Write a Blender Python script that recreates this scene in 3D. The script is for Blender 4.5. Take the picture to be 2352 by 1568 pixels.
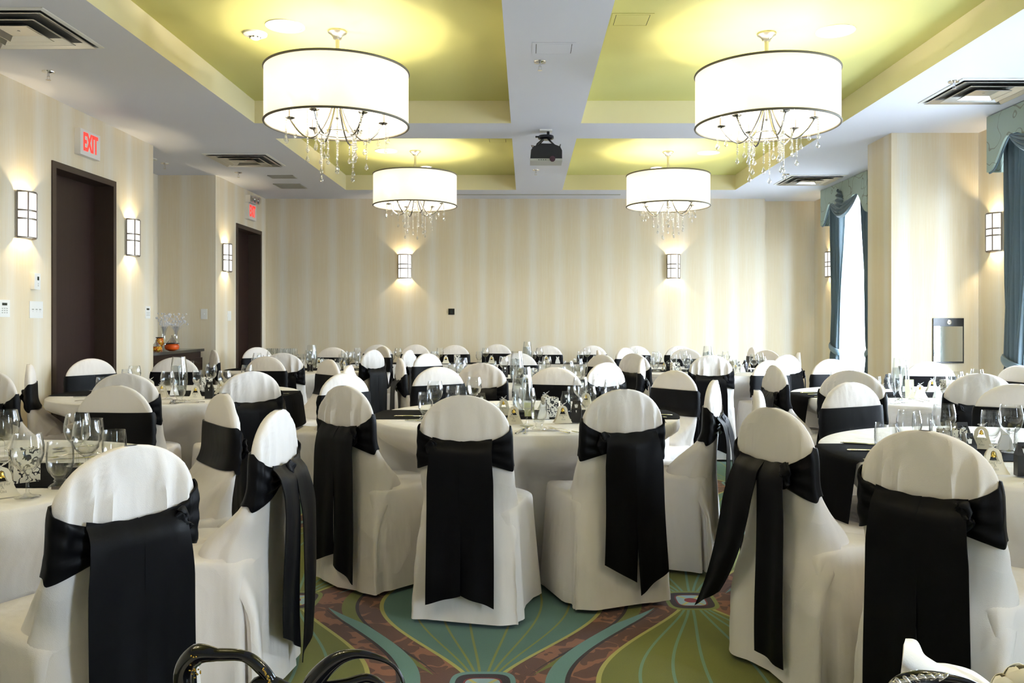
import bpy, bmesh, math, random
from math import sin, cos, pi, sqrt, atan2, radians
from mathutils import Vector, Matrix, noise

for _o in list(bpy.data.objects):
    bpy.data.objects.remove(_o)
SC = bpy.context.scene
C = SC.collection

# ------------------------------------------------------------------ camera
F_PX, VX, VY, EYE = 1900.0, 1208.0, 738.0, 1.25        # focal length and vanishing point in the 2352x1568 frame
cam_d = bpy.data.cameras.new('camera')
cam_d.sensor_width = 36.0
cam_d.lens = F_PX / 2352 * 36
cam_d.shift_x = -(VX - 1176) / 2352
cam_d.shift_y = -(784 - VY) / 2352
cam_d.clip_start = 0.05
cam = bpy.data.objects.new('camera', cam_d)
C.objects.link(cam)
cam.location = (0, 0, EYE)
cam.rotation_euler = (radians(90), 0, 0)
SC.camera = cam

# ------------------------------------------------------------------ world (overcast daylight outside)
world = bpy.data.worlds.new('daylight')
SC.world = world
world.use_nodes = True
_bg = world.node_tree.nodes['Background']; _wn = world.node_tree.nodes; _wl = world.node_tree.links
_tc = _wn.new('ShaderNodeTexCoord'); _sp = _wn.new('ShaderNodeSeparateXYZ'); _mr = _wn.new('ShaderNodeMapRange'); _mx = _wn.new('ShaderNodeMix')
_mx.data_type = 'RGBA'; _mr.inputs[1].default_value = -0.12; _mr.inputs[2].default_value = 0.06
_wl.new(_tc.outputs['Generated'], _sp.inputs[0]); _wl.new(_sp.outputs[2], _mr.inputs[0]); _wl.new(_mr.outputs[0], _mx.inputs[0])
_mx.inputs[6].default_value = (0.17, 0.18, 0.20, 1)       # dimmer world below the horizon, lowered to hold down light on the ceiling
_mx.inputs[7].default_value = (0.72, 0.83, 1.0, 1)        # overcast sky
_wl.new(_mx.outputs[2], _bg.inputs[0]); _bg.inputs[1].default_value = 94.0

WINS = [(10.13, 1), (6.21, 2), (4.62, 3), (-1.10, 4)]      # window centres along the right wall; last two unseen, added to keep daylight level
for wy, n in WINS:                                       # sky portals in the window openings
    ld = bpy.data.lights.new('window_portal', 'AREA')
    ld.shape = 'RECTANGLE'; ld.size = 2.36; ld.size_y = 1.24
    ld.cycles.is_portal = True
    lo = bpy.data.objects.new('window_portal', ld); C.objects.link(lo)
    lo.location = (4.27, wy, 1.6)
    lo.rotation_euler = (0, radians(90), 0)

SC.view_settings.view_transform = 'Standard'
SC.view_settings.look = 'None'
SC.view_settings.exposure = 0.43
SC.view_settings.gamma = 1.0
SC.view_settings.use_curve_mapping = False
SC.cycles.use_denoising = True
SC.cycles.adaptive_threshold = 0.015
SC.cycles.max_bounces = 9
SC.cycles.diffuse_bounces = 4
SC.cycles.glossy_bounces = 4
SC.cycles.transmission_bounces = 6
SC.cycles.transparent_max_bounces = 24
SC.cycles.caustics_reflective = False
SC.cycles.caustics_refractive = False
SC.cycles.sample_clamp_indirect = 6.0

BULB_W, SCONCE_W, LAMP_COL = 6.2, 6.5, (1.0, 0.88, 0.70)

# ------------------------------------------------------------------ materials
def s2l(c):
    return tuple(((v / 255) / 12.92 if v <= 10 else (((v / 255) + 0.055) / 1.055) ** 2.4) for v in c)

def mat(name, col, rough=0.6, metal=0.0, emit=None, es=0.0, spec=0.5, sheen=0.0):
    m = bpy.data.materials.new(name); m.use_nodes = True
    b = m.node_tree.nodes['Principled BSDF']
    b.inputs['Base Color'].default_value = (*col, 1)
    b.inputs['Roughness'].default_value = rough
    b.inputs['Metallic'].default_value = metal
    b.inputs['Specular IOR Level'].default_value = spec
    b.inputs['Sheen Weight'].default_value = sheen
    if emit:
        b.inputs['Emission Color'].default_value = (*emit, 1)
        b.inputs['Emission Strength'].default_value = es
    return m

class NT:
    def __init__(s, m):
        s.t = m.node_tree; s.n = s.t.nodes; s.l = s.t.links
    def new(s, ty, **kw):
        n = s.n.new(ty)
        for k, v in kw.items(): setattr(n, k, v)
        return n
    def link(s, a, b): s.l.new(a, b)

class E:                                                  # small arithmetic on shader sockets
    def __init__(s, nt, sock): s.nt = nt; s.s = sock
    def _op(s, op, *o):
        n = s.nt.new('ShaderNodeMath', operation=op)
        for i, a in enumerate((s,) + o):
            if isinstance(a, E): s.nt.link(a.s, n.inputs[i])
            else: n.inputs[i].default_value = a
        return E(s.nt, n.outputs[0])
    def __add__(s, o): return s._op('ADD', o)
    def __sub__(s, o): return s._op('SUBTRACT', o)
    def __mul__(s, o): return s._op('MULTIPLY', o)
    def __truediv__(s, o): return s._op('DIVIDE', o)
    def __pow__(s, o): return s._op('POWER', o)
    def abs(s): return s._op('ABSOLUTE')
    def frac(s): return s._op('FRACT')
    def sin(s): return s._op('SINE')
    def lt(s, o): return s._op('LESS_THAN', o)
    def gt(s, o): return s._op('GREATER_THAN', o)
    def max(s, o): return s._op('MAXIMUM', o)
    def min(s, o): return s._op('MINIMUM', o)
    def neg(s): return s * -1.0

def mixc(nt, fac, a, b):
    n = nt.new('ShaderNodeMix', data_type='RGBA')
    for i, v in ((0, fac), (6, a), (7, b)):
        if isinstance(v, E): nt.link(v.s, n.inputs[i])
        elif hasattr(v, 'is_output'): nt.link(v, n.inputs[i])
        elif isinstance(v, tuple): n.inputs[i].default_value = (*v, 1)
        else: n.inputs[i].default_value = v
    return n.outputs[2]

def noise_tex(nt, vec, scale, detail=2.0, rough=0.5):
    n = nt.new('ShaderNodeTexNoise')
    n.inputs['Scale'].default_value = scale; n.inputs['Detail'].default_value = detail
    n.inputs['Roughness'].default_value = rough
    nt.link(vec, n.inputs['Vector'])
    return n.outputs['Fac']

def bump(nt, m, h, strength=0.2, dist=0.01):
    b = nt.new('ShaderNodeBump'); b.inputs['Strength'].default_value = strength; b.inputs['Distance'].default_value = dist
    nt.link(h.s if isinstance(h, E) else h, b.inputs['Height'])
    nt.link(b.outputs[0], nt.n['Principled BSDF'].inputs['Normal'])

def objcoord(nt):
    return nt.new('ShaderNodeTexCoord').outputs['Object']

def cloth_mat(name, col, rough, sheen, wr=0.35, spec=0.3, weave=500):
    m = mat(name, col, rough, sheen=sheen, spec=spec); nt = NT(m)
    oc = objcoord(nt)
    mp = nt.new('ShaderNodeMapping'); mp.inputs['Scale'].default_value = (1, 1, 0.35); nt.link(oc, mp.inputs[0])
    a = E(nt, noise_tex(nt, mp.outputs[0], 9, 2.5))
    a2 = (E(nt, noise_tex(nt, oc, 5, 1)) - 0.5).abs() * -1.2
    b = E(nt, noise_tex(nt, oc, weave, 1))
    bump(nt, m, a + a2 + b * 0.03, wr, 0.02)
    return m

def wallpaper():
    m = mat('wallpaper', (0.6, 0.5, 0.35), 0.75, spec=0.2); nt = NT(m)
    sp = nt.new('ShaderNodeSeparateXYZ'); nt.link(objcoord(nt), sp.inputs[0])
    c = E(nt, sp.outputs[0]) + E(nt, sp.outputs[1])
    cb = nt.new('ShaderNodeCombineXYZ'); nt.link(c.s, cb.inputs[0])
    z = E(nt, sp.outputs[2]) * 0.02; nt.link(z.s, cb.inputs[1])
    v = cb.outputs[0]
    wave = ((c * (2 * pi / 0.352)).sin() * 0.5 + 0.5) ** 2.6
    wob = E(nt, noise_tex(nt, v, 9.0, 2)) - 0.5
    fine = E(nt, noise_tex(nt, v, 110.0, 3, 0.7)) - 0.5
    f = wave * 0.6 + wob * 0.7 + fine * 1.3 + 0.12
    f = f.max(0.0).min(1.0)
    col = mixc(nt, f, s2l((222, 207, 178)), s2l((230, 224, 212)))
    nt.link(col, nt.n['Principled BSDF'].inputs['Base Color'])
    bump(nt, m, fine, 0.08, 0.002)
    return m

def carpet():
    m = mat('carpet', (0.2, 0.1, 0.05), 0.95, spec=0.1, sheen=0.2); nt = NT(m)
    oc = objcoord(nt)
    sp = nt.new('ShaderNodeSeparateXYZ'); nt.link(oc, sp.inputs[0])
    x = E(nt, sp.outputs[0]); y = E(nt, sp.outputs[1])
    PX, PY, X0, Y0 = 1.78, 1.76, -0.15, 2.83
    xe = (((x - X0) / PX + 0.5).frac() - 0.5).abs() * PX
    xo = xe * -1.0 + PX / 2
    te = ((y - Y0) / PY).frac(); to = ((y - Y0) / PY + 0.5).frac()
    se = (te * pi).sin().max(0.0001); so = (to * pi).sin().max(0.0001)
    we = se ** 1.5 * 0.46 + 0.03; wo = so ** 1.5 * 0.46 + 0.03
    a = xe - we; b = xo - wo
    fl = E(nt, noise_tex(nt, oc, 9, 1.5)); vo = nt.new('ShaderNodeTexVoronoi'); vo.inputs['Scale'].default_value = 9
    nt.link(oc, vo.inputs['Vector'])
    floral = ((fl - 0.5).abs() * 6.0 + E(nt, vo.outputs['Distance']) * 0.9).lt(0.66)
    col = mixc(nt, floral, s2l((94, 58, 42)), s2l((142, 92, 64)))
    def band(src, e, lo, hi, c):
        return mixc(nt, e.gt(lo) * e.lt(hi), src, c)
    ws = (se * 3.0 - 0.5).max(0.0).min(1.0); wt = (so * 3.0 - 0.5).max(0.0).min(1.0)
    TEAL, OLIVE, DK, YEL, LB = s2l((84, 122, 112)), s2l((112, 116, 40)), s2l((38, 14, 20)), s2l((178, 172, 92)), s2l((104, 144, 140))
    col = mixc(nt, a.gt(0.115) * (a - ws * 0.06).lt(0.115), col, OLIVE)
    col = mixc(nt, a.gt(0.10) * (a - ws * 0.015).lt(0.10), col, DK)
    col = mixc(nt, b.gt(0.115) * (b - wt * 0.07).lt(0.115), col, LB)
    col = mixc(nt, b.gt(0.10) * (b - wt * 0.017).lt(0.10), col, DK)
    col = mixc(nt, a.lt(0.0), col, TEAL)
    col = mixc(nt, b.lt(0.0), col, OLIVE)
    for f in (0.2, 0.45, 0.7):
        col = mixc(nt, (xe - we * f).abs().lt(0.005) * a.lt(0.0), col, s2l((132, 138, 62)))
        col = mixc(nt, (xo - wo * f).abs().lt(0.006) * b.lt(0.0), col, s2l((110, 146, 122)))
    col = mixc(nt, a.abs().lt(0.009), col, YEL)
    col = mixc(nt, b.abs().lt(0.009), col, YEL)
    for xx, tt, oc1 in ((xe, te, LB), (xo, to, s2l((128, 138, 66)))):
        dy = ((tt - 0.5).abs() * -1.0 + 0.5) * PY
        r = ((xx / 0.115) ** 4.0 + (dy / 0.125) ** 4.0) ** 0.25
        col = mixc(nt, r.lt(1.0), col, oc1)
        col = mixc(nt, r.lt(0.84), col, DK)
        col = mixc(nt, r.lt(0.60), col, s2l((120, 30, 34)))
        col = mixc(nt, r.lt(0.54), col, s2l((150, 178, 186)))
        col = mixc(nt, (xx - dy * 0.8).abs().lt(0.008) * r.lt(0.54), col, s2l((190, 184, 110)))
        rr = ((xx / 0.03) ** 2.0 + (dy / 0.03) ** 2.0)
        col = mixc(nt, rr.lt(1.0), col, s2l((130, 26, 36)))
    pile = E(nt, noise_tex(nt, oc, 350, 2)) * 0.9
    n = nt.new('ShaderNodeMix', data_type='RGBA', blend_type='MULTIPLY'); n.inputs[0].default_value = 0.5
    nt.link(col, n.inputs[6]); g = pile * 0.85 + 0.32
    cb = nt.new('ShaderNodeCombineColor')
    for i in range(3): nt.link(g.s, cb.inputs[i])
    nt.link(cb.outputs[0], n.inputs[7])
    nt.link(n.outputs[2], nt.n['Principled BSDF'].inputs['Base Color'])
    bump(nt, m, pile, 0.4, 0.004)
    return m

def thin_glass(name, tint=(0.985, 0.99, 0.988), refl=1.1, base=0.04, power=2.4):
    m = bpy.data.materials.new(name); m.use_nodes = True; nt = NT(m)
    nt.n.remove(nt.n['Principled BSDF'])
    out = nt.n['Material Output']
    tr = nt.new('ShaderNodeBsdfTransparent'); tr.inputs[0].default_value = (*tint, 1)
    gl = nt.new('ShaderNodeBsdfGlossy'); gl.inputs['Roughness'].default_value = 0.02
    lw = nt.new('ShaderNodeLayerWeight'); lw.inputs[0].default_value = 0.5
    f = E(nt, lw.outputs['Facing']) ** power * refl + base
    mx = nt.new('ShaderNodeMixShader'); nt.link(f.s, mx.inputs[0]); nt.link(tr.outputs[0], mx.inputs[1]); nt.link(gl.outputs[0], mx.inputs[2])
    nt.link(mx.outputs[0], out.inputs[0])
    return m

def translucent(name, dif, trn, mixf=0.5, emit=None, es=0.0, transp=0.0):
    m = bpy.data.materials.new(name); m.use_nodes = True; nt = NT(m)
    nt.n.remove(nt.n['Principled BSDF']); out = nt.n['Material Output']
    d = nt.new('ShaderNodeBsdfDiffuse'); d.inputs[0].default_value = (*dif, 1)
    t = nt.new('ShaderNodeBsdfTranslucent'); t.inputs[0].default_value = (*trn, 1)
    mx = nt.new('ShaderNodeMixShader'); mx.inputs[0].default_value = mixf
    nt.link(d.outputs[0], mx.inputs[1]); nt.link(t.outputs[0], mx.inputs[2]); last = mx.outputs[0]
    if transp:
        tp = nt.new('ShaderNodeBsdfTransparent'); m2 = nt.new('ShaderNodeMixShader'); m2.inputs[0].default_value = transp
        nt.link(last, m2.inputs[1]); nt.link(tp.outputs[0], m2.inputs[2]); last = m2.outputs[0]
    if emit:
        e = nt.new('ShaderNodeEmission'); e.inputs[0].default_value = (*emit, 1); e.inputs[1].default_value = es
        ad = nt.new('ShaderNodeAddShader'); nt.link(last, ad.inputs[0]); nt.link(e.outputs[0], ad.inputs[1]); last = ad.outputs[0]
    nt.link(last, out.inputs[0])
    return m

def emission(name, col, s):
    m = bpy.data.materials.new(name); m.use_nodes = True; nt = NT(m)
    nt.n.remove(nt.n['Principled BSDF'])
    e = nt.new('ShaderNodeEmission'); e.inputs[0].default_value = (*col, 1); e.inputs[1].default_value = s
    nt.link(e.outputs[0], nt.n['Material Output'].inputs[0])
    return m

def two_tone(name, ca, cb_, scale, thr, kind='noise', rough=0.6):
    m = mat(name, ca, rough); nt = NT(m); oc = objcoord(nt)
    n1 = E(nt, noise_tex(nt, oc, scale, 1.2))
    if kind == 'lines': f = (n1 - 0.5).abs().lt(thr)
    else:
        n2 = E(nt, noise_tex(nt, oc, scale * 2.1, 0.5))
        f = ((n1 - 0.5).abs() * 2.0 + (n2 - 0.5).abs()).lt(thr)
    nt.link(mixc(nt, f, ca, cb_), nt.n['Principled BSDF'].inputs['Base Color'])
    return m

def wood(name, ca, cb_, rough=0.35):
    m = mat(name, ca, rough, spec=0.22); nt = NT(m)
    mp = nt.new('ShaderNodeMapping'); mp.inputs['Scale'].default_value = (30, 30, 1.5); nt.link(objcoord(nt), mp.inputs[0])
    f = E(nt, noise_tex(nt, mp.outputs[0], 2.0, 4))
    nt.link(mixc(nt, f, ca, cb_), nt.n['Principled BSDF'].inputs['Base Color'])
    return m

MT = dict(
    wall=wallpaper(), carpet=carpet(),
    ceil=mat('ceiling_paint', s2l((224, 226, 238)), 0.8, spec=0.2),
    cream=mat('cream_paint', s2l((236, 228, 192)), 0.8, spec=0.2),
    green=mat('green_ceiling_paint', s2l((206, 204, 132)), 0.6, spec=0.3),
    cover=cloth_mat('white_chair_cloth', s2l((232, 226, 222)), 0.8, 0.0, 0.8),
    cloth=cloth_mat('white_table_cloth', s2l((234, 230, 226)), 0.8, 0.0, 0.6),
    sash=cloth_mat('black_satin', (0.0035, 0.0035, 0.0045), 0.42, 0.0, 0.2, 0.10),
    runner=cloth_mat('black_runner_cloth', (0.005, 0.005, 0.006), 0.85, 0.0, 0.2, 0.04),
    napkin=cloth_mat('white_napkin_cloth', s2l((240, 236, 230)), 0.85, 0.1, 0.4),
    chrome=mat('chrome', (0.75, 0.75, 0.76), 0.12, 1.0),
    nickel=mat('brushed_nickel', (0.62, 0.60, 0.57), 0.28, 1.0),
    armm=mat('polished_dark_chrome', (0.30, 0.29, 0.28), 0.16, 1.0),
    steel=mat('cutlery_steel', (0.72, 0.70, 0.67), 0.12, 1.0),
    dkmetal=mat('dark_bronze_metal', (0.20, 0.18, 0.16), 0.35, 1.0),
    wood=wood('espresso_wood', (0.016, 0.007, 0.005), (0.026, 0.012, 0.009), 0.5),
    jamb=wood('brown_jamb_paint', (0.040, 0.026, 0.020), (0.050, 0.034, 0.026), 0.4),
    glass=thin_glass('clear_glass'),
    crystal=thin_glass('crystal_glass', (0.93, 0.94, 0.95), 0.85, 0.28, 1.5),
    winglass=thin_glass('window_glass', (0.98, 1.0, 0.99), 0.5, 0.02),
    water=thin_glass('water', (0.80, 0.83, 0.84), 0.5, 0.05, 2.0),
    shade=translucent('shade_fabric', (0.86, 0.84, 0.80), (0.96, 0.94, 0.90), 0.56, transp=0.08),
    rim=mat('shade_trim', s2l((92, 88, 78)), 0.5),
    bulb=emission('bulb_glow', (1.0, 0.86, 0.62), 60.0),
    diffuser=emission('sconce_diffuser', (1.0, 0.96, 0.91), 1.25),
    plastic=mat('white_plastic', s2l((236, 236, 234)), 0.45),
    greyp=mat('grey_plastic', s2l((170, 170, 166)), 0.5),
    lcd=mat('dark_display', (0.02, 0.03, 0.025), 0.25),
    blackp=mat('black_plastic', (0.006, 0.006, 0.007), 0.25),
    red=mat('red_exit_letters', s2l((235, 60, 50)), 0.5, emit=s2l((255, 60, 50)), es=0.6),
    signw=mat('exit_sign_face', s2l((235, 232, 228)), 0.5),
    drape=translucent('slate_blue_drape', s2l((104, 116, 122)), s2l((128, 152, 160)), 0.20),
    valance=two_tone('sage_valance_fabric', s2l((166, 182, 172)), s2l((140, 146, 134)), 5.5, 0.012, 'lines', 0.8),
    trimfab=mat('slate_swag_fabric', s2l((88, 108, 118)), 0.6, sheen=0.2),
    frost=translucent('iridescent_film', (0.92, 0.92, 0.95), (0.9, 0.9, 0.95), 0.4, transp=0.45),
    sheer=translucent('sheer_voile', (0.9, 0.93, 0.95), (0.92, 0.95, 0.98), 0.7, transp=0.58),
    frame=mat('window_frame_white', s2l((235, 235, 235)), 0.5),
    damask=two_tone('black_white_damask', s2l((232, 228, 214)), (0.01, 0.01, 0.01), 42, 0.16),
    card=mat('ivory_pearl_card', s2l((232, 226, 208)), 0.45),
    cardw=mat('white_pearl_card', s2l((240, 240, 238)), 0.45),
    print=mat('silver_print', s2l((168, 164, 148)), 0.5),
    gold=mat('gold_bell_metal', s2l((212, 178, 92)), 0.2, 1.0),
    greenc=mat('pale_green_card', s2l((214, 222, 178)), 0.6),
    blackc=mat('black_gift_card', (0.008, 0.008, 0.009), 0.35),
    orange=mat('orange_art_glass', s2l((196, 78, 24)), 0.08),
    multi=two_tone('mottled_art_glass', s2l((170, 50, 20)), s2l((214, 176, 60)), 60, 0.22, 'noise', 0.1),
    mirror=mat('mirror_silver', (0.8, 0.82, 0.82), 0.02, 1.0),
    dark=mat('dark_recess', (0.03, 0.03, 0.03), 0.7),
    duct=mat('duct_shade', (0.11, 0.11, 0.11), 0.6),
    lens=mat('projector_lens_glass', (0.05, 0.02, 0.03), 0.05),
    clearplastic=thin_glass('lamp_head_plastic', (0.9, 0.9, 0.9), 0.7, 0.25, 1.5),
    gloss=mat('black_gloss_lacquer', (0.004, 0.004, 0.005), 0.08),
    silver=mat('antique_silver', (0.6, 0.58, 0.54), 0.25, 1.0),
)

# ------------------------------------------------------------------ mesh helpers
class MB:
    def __init__(s): s.v = []; s.f = []; s.mi = []; s.cur = 0
    def add(s, vs, fs):
        o = len(s.v); s.v += [tuple(v) for v in vs]; s.f += [tuple(i + o for i in f) for f in fs]
        s.mi += [s.cur] * len(fs); return s
    def box(s, x0, x1, y0, y1, z0, z1):
        v = [(x, y, z) for x in (x0, x1) for y in (y0, y1) for z in (z0, z1)]
        return s.add(v, [(0, 1, 3, 2), (4, 6, 7, 5), (0, 4, 5, 1), (2, 3, 7, 6), (0, 2, 6, 4), (1, 5, 7, 3)])
    def grid(s, P, wrap=False):
        r, c = len(P), len(P[0]); v = [p for row in P for p in row]; f = []
        for i in range(r - 1):
            for j in range(c if wrap else c - 1):
                k = (j + 1) % c
                f.append((i * c + j, i * c + k, (i + 1) * c + k, (i + 1) * c + j))
        return s.add(v, f)
    def lathe(s, prof, n=24, c=(0, 0, 0), half=None):
        P = [[(c[0] + r * cos(2 * pi * j / n), c[1] + r * sin(2 * pi * j / n), c[2] + z) for j in range(n)] for r, z in prof]
        return s.grid(P, True)
    def tube(s, pts, rad, n=8, cap=True):
        pts = [Vector(p) for p in pts]; m = len(pts)
        if not isinstance(rad, (list, tuple)): rad = [rad] * m
        t0 = (pts[1] - pts[0]).normalized()
        u = t0.orthogonal().normalized(); P = []
        for i in range(m):
            t = (pts[min(i + 1, m - 1)] - pts[max(i - 1, 0)]).normalized()
            u = (u - t * u.dot(t)).normalized(); w = t.cross(u)
            P.append([tuple(pts[i] + (u * cos(2 * pi * j / n) + w * sin(2 * pi * j / n)) * rad[i]) for j in range(n)])
        s.grid(P, True)
        if cap:
            o = len(s.v) - m * n
            s.f.append(tuple(o + j for j in range(n))[::-1]); s.f.append(tuple(o + (m - 1) * n + j for j in range(n)))
            s.mi += [s.cur] * 2
        return s
    def ball(s, c, r, n=10, sx=1, sy=1, sz=1):
        prof = [(max(1e-4, r * sin(pi * i / n)), -r * cos(pi * i / n)) for i in range(n + 1)]
        o = len(s.v); s.lathe(prof, n + 4)
        for k in range(o, len(s.v)):
            x, y, z = s.v[k]; s.v[k] = (c[0] + x * sx, c[1] + y * sy, c[2] + z * sz)
        return s
    def sheet(s, P, th, nrm=None):                        # a cloth panel with real thickness from a grid of points
        r, c = len(P), len(P[0]); G = [[Vector(p) for p in row] for row in P]; Q = []
        for i in range(r):
            row = []
            for j in range(c):
                a = G[min(i + 1, r - 1)][j] - G[max(i - 1, 0)][j]; b = G[i][min(j + 1, c - 1)] - G[i][max(j - 1, 0)]
                n = a.cross(b); n = n.normalized() if n.length > 1e-9 else Vector((0, 1, 0))
                row.append(G[i][j] + n * th)
            Q.append(row)
        o = len(s.v); s.grid(P); s.grid([[tuple(q) for q in row] for row in Q])
        N = r * c
        def q(i, j): return o + i * c + j
        fs = []
        for j in range(c - 1):
            fs.append((q(0, j), q(0, j + 1), q(0, j + 1) + N, q(0, j) + N)); fs.append((q(r - 1, j + 1), q(r - 1, j), q(r - 1, j) + N, q(r - 1, j + 1) + N))
        for i in range(r - 1):
            fs.append((q(i + 1, 0), q(i, 0), q(i, 0) + N, q(i + 1, 0) + N)); fs.append((q(i, c - 1), q(i + 1, c - 1), q(i + 1, c - 1) + N, q(i, c - 1) + N))
        s.f += fs; s.mi += [s.cur] * len(fs)
        return s
    def xform(s, M, start=0):
        for k in range(start, len(s.v)): s.v[k] = tuple(M @ Vector(s.v[k]))
        return s
    def mesh(s, name, mats, smooth=True, recalc=True, angle=40):
        me = bpy.data.meshes.new(name); me.from_pydata(s.v, [], s.f)
        for m in (mats if isinstance(mats, (list, tuple)) else [mats]): me.materials.append(m)
        me.polygons.foreach_set('material_index', s.mi)
        if recalc:
            bm = bmesh.new(); bm.from_mesh(me)
            bmesh.ops.remove_doubles(bm, verts=bm.verts, dist=1e-5)
            bmesh.ops.recalc_face_normals(bm, faces=bm.faces)
            if smooth:
                a = radians(angle)
                for e in bm.edges:
                    if len(e.link_faces) == 2 and e.calc_face_angle(0) > a: e.smooth = False
                for f in bm.faces: f.smooth = True
            bm.to_mesh(me); bm.free()
        return me

def link(name, me, parent=None, loc=(0, 0, 0), rz=0, **tags):
    o = bpy.data.objects.new(name, me); C.objects.link(o)
    o.location = loc; o.rotation_euler = (0, 0, rz)
    if parent: o.parent = parent
    for k, v in tags.items(): o[k] = v
    return o

def obj(name, mb, m, parent=None, loc=(0, 0, 0), rz=0, smooth=True, angle=40, **tags):
    return link(name, mb.mesh(name, m, smooth, angle=angle), parent, loc, rz, **tags)

def struct(name, mb, m, parent=None, smooth=False, **tags):
    if not parent: tags['kind'] = 'structure'
    return obj(name, mb, m, parent, smooth=smooth, **tags)

def thing(name, label, cat, loc=(0, 0, 0), rz=0, group=None):
    o = bpy.data.objects.new(name, None); C.objects.link(o)
    o.empty_display_size = 0.1
    o.location = loc; o.rotation_euler = (0, 0, rz)
    o['label'] = label; o['category'] = cat
    if group: o['group'] = group
    return o

def dup(root, loc, rz, label=None, group=None, sz=None):
    r = root.copy(); C.objects.link(r); r.location = loc; r.rotation_euler = (0, 0, rz)
    if sz: r.scale = (1, 1, sz)
    if label: r['label'] = label
    if group: r['group'] = group
    for ch in root.children:
        if ch.type == 'LIGHT' or True:
            c = ch.copy(); C.objects.link(c); c.parent = r
            for g in ch.children:
                d = g.copy(); C.objects.link(d); d.parent = c
    return r

def lamp(name, parent, loc, watts, col=LAMP_COL, r=0.02):
    ld = bpy.data.lights.get(name)
    if ld is None:
        ld = bpy.data.lights.new(name, 'POINT'); ld.energy = watts; ld.color = col; ld.shadow_soft_size = r
    o = bpy.data.objects.new(name, ld); C.objects.link(o); o.parent = parent; o.location = loc
    return o

def text_mesh(txt, size, m, depth=0.0008, align='CENTER', bold=0.0):
    cu = bpy.data.curves.new('lettering', 'FONT'); cu.body = txt; cu.size = size; cu.align_x = align; cu.align_y = 'CENTER'
    cu.extrude = depth; cu.offset = bold; cu.resolution_u = 3; cu.space_line = 0.85
    o = bpy.data.objects.new('lettering', cu); C.objects.link(o)
    dg = bpy.context.evaluated_depsgraph_get()
    me = bpy.data.meshes.new_from_object(o.evaluated_get(dg))
    C.objects.unlink(o); bpy.data.objects.remove(o)
    me.materials.clear(); me.materials.append(m)
    return me

def wrld(px, d): return (px - VX) / F_PX * d            # image column and distance to a position across the room
# ================================================================== the room
XL, XR, YF, YF2, YB, ZC, ZG = -3.65, 4.13, 11.60, 11.84, -4.2, 2.97, 3.165
D1, D2 = (6.36, 7.35), (10.41, 11.40)                   # door openings in the left wall
AL = (8.10, 9.73)                                       # alcove
DH = 2.49
m = MB(); m.add([(-5, YB, 0), (5, YB, 0), (5, 12.3, 0), (-5, 12.3, 0)], [(0, 1, 2, 3)]); struct('floor', m, MT['carpet'])

m = MB(); T = 0.30
for y0, y1 in ((YB, D1[0]), (D1[1], AL[0]), (AL[1], D2[0]), (D2[1], YF2 + T)):
    m.box(XL - T, XL, y0, y1, 0, ZC + 0.3)
for d in (D1, D2):
    m.box(XL - T, XL, d[0], d[1], DH, ZC + 0.3)
    m.box(XL - T - 0.05, XL - T, d[0] - 0.1, d[1] + 0.1, 0, ZC)
struct('wall_left', m, MT['wall'])
m = MB(); m.box(-4.63, -4.33, AL[0] - T, AL[1] + T, 0, ZC + 0.3); m.box(-4.33, XL - T, AL[0] - T, AL[0], 0, ZC + 0.3); m.box(-4.33, XL - T, AL[1], AL[1] + T, 0, ZC + 0.3)
struct('wall_alcove', m, MT['wall'])
m = MB(); m.box(XL, 3.35, YF, YF2 + T, 0, ZC + 0.3); m.box(3.35, XR + T, YF2, YF2 + T, 0, ZC + 0.3); struct('wall_far', m, MT['wall'])
m = MB(); m.box(XL, XR + T, YB - T, YB, 0, ZC + 0.3); struct('wall_back', m, MT['wall'])
m = MB()
WZ0, WZ1, WH = 0.42, 2.78, 0.62
ys = [YB]
for wy, n in sorted(WINS): ys += [wy - WH, wy + WH]
ys.append(YF2)
for i in range(0, len(ys), 2): m.box(XR, XR + T, ys[i], ys[i + 1], 0, ZC + 0.3)
for wy, n in WINS:
    m.box(XR, XR + T, wy - WH, wy + WH, 0, WZ0); m.box(XR, XR + T, wy - WH, wy + WH, WZ1, ZC + 0.3)
struct('wall_right', m, MT['wall'])
m = MB(); m.box(3.335, XR, 7.55, 8.07, 0, ZC); struct('wall_pier', m, MT['wall'])
m = MB(); m.box(3.335, XR, 2.60, 3.12, 0, ZC); struct('wall_pier_near', m, MT['wall'])

CX = [(-2.356, -0.13), (0.477, 2.74)]
CY = [(7.78, 10.82), (3.70, 7.18), (-0.38, 3.10)]
m = MB()
xs = [-5.0, CX[0][0], CX[0][1], CX[1][0], CX[1][1], 4.6]
yy = [YB - 0.3] + sorted([v for c in CY for v in c]) + [12.3]
for i in range(len(xs) - 1):
    for j in range(len(yy) - 1):
        if i in (1, 3) and j in (1, 3, 5):
            x0, x1, y0, y1 = xs[i], xs[i + 1], yy[j], yy[j + 1]
            m.cur = 2; m.add([(x0, y0, ZG), (x1, y0, ZG), (x1, y1, ZG), (x0, y1, ZG)], [(0, 3, 2, 1)])
            m.cur = 1
            for a, b in (((x0, y0), (x1, y0)), ((x1, y0), (x1, y1)), ((x1, y1), (x0, y1)), ((x0, y1), (x0, y0))):
                m.add([(*a, ZC), (*b, ZC), (*b, ZG), (*a, ZG)], [(0, 1, 2, 3)])
        else:
            m.cur = 0; m.add([(xs[i], yy[j], ZC), (xs[i + 1], yy[j], ZC), (xs[i + 1], yy[j + 1], ZC), (xs[i], yy[j + 1], ZC)], [(0, 3, 2, 1)])
me = m.mesh('ceiling', [MT['ceil'], MT['cream'], MT['green']], smooth=False)
link('ceiling', me, kind='structure')
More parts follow.
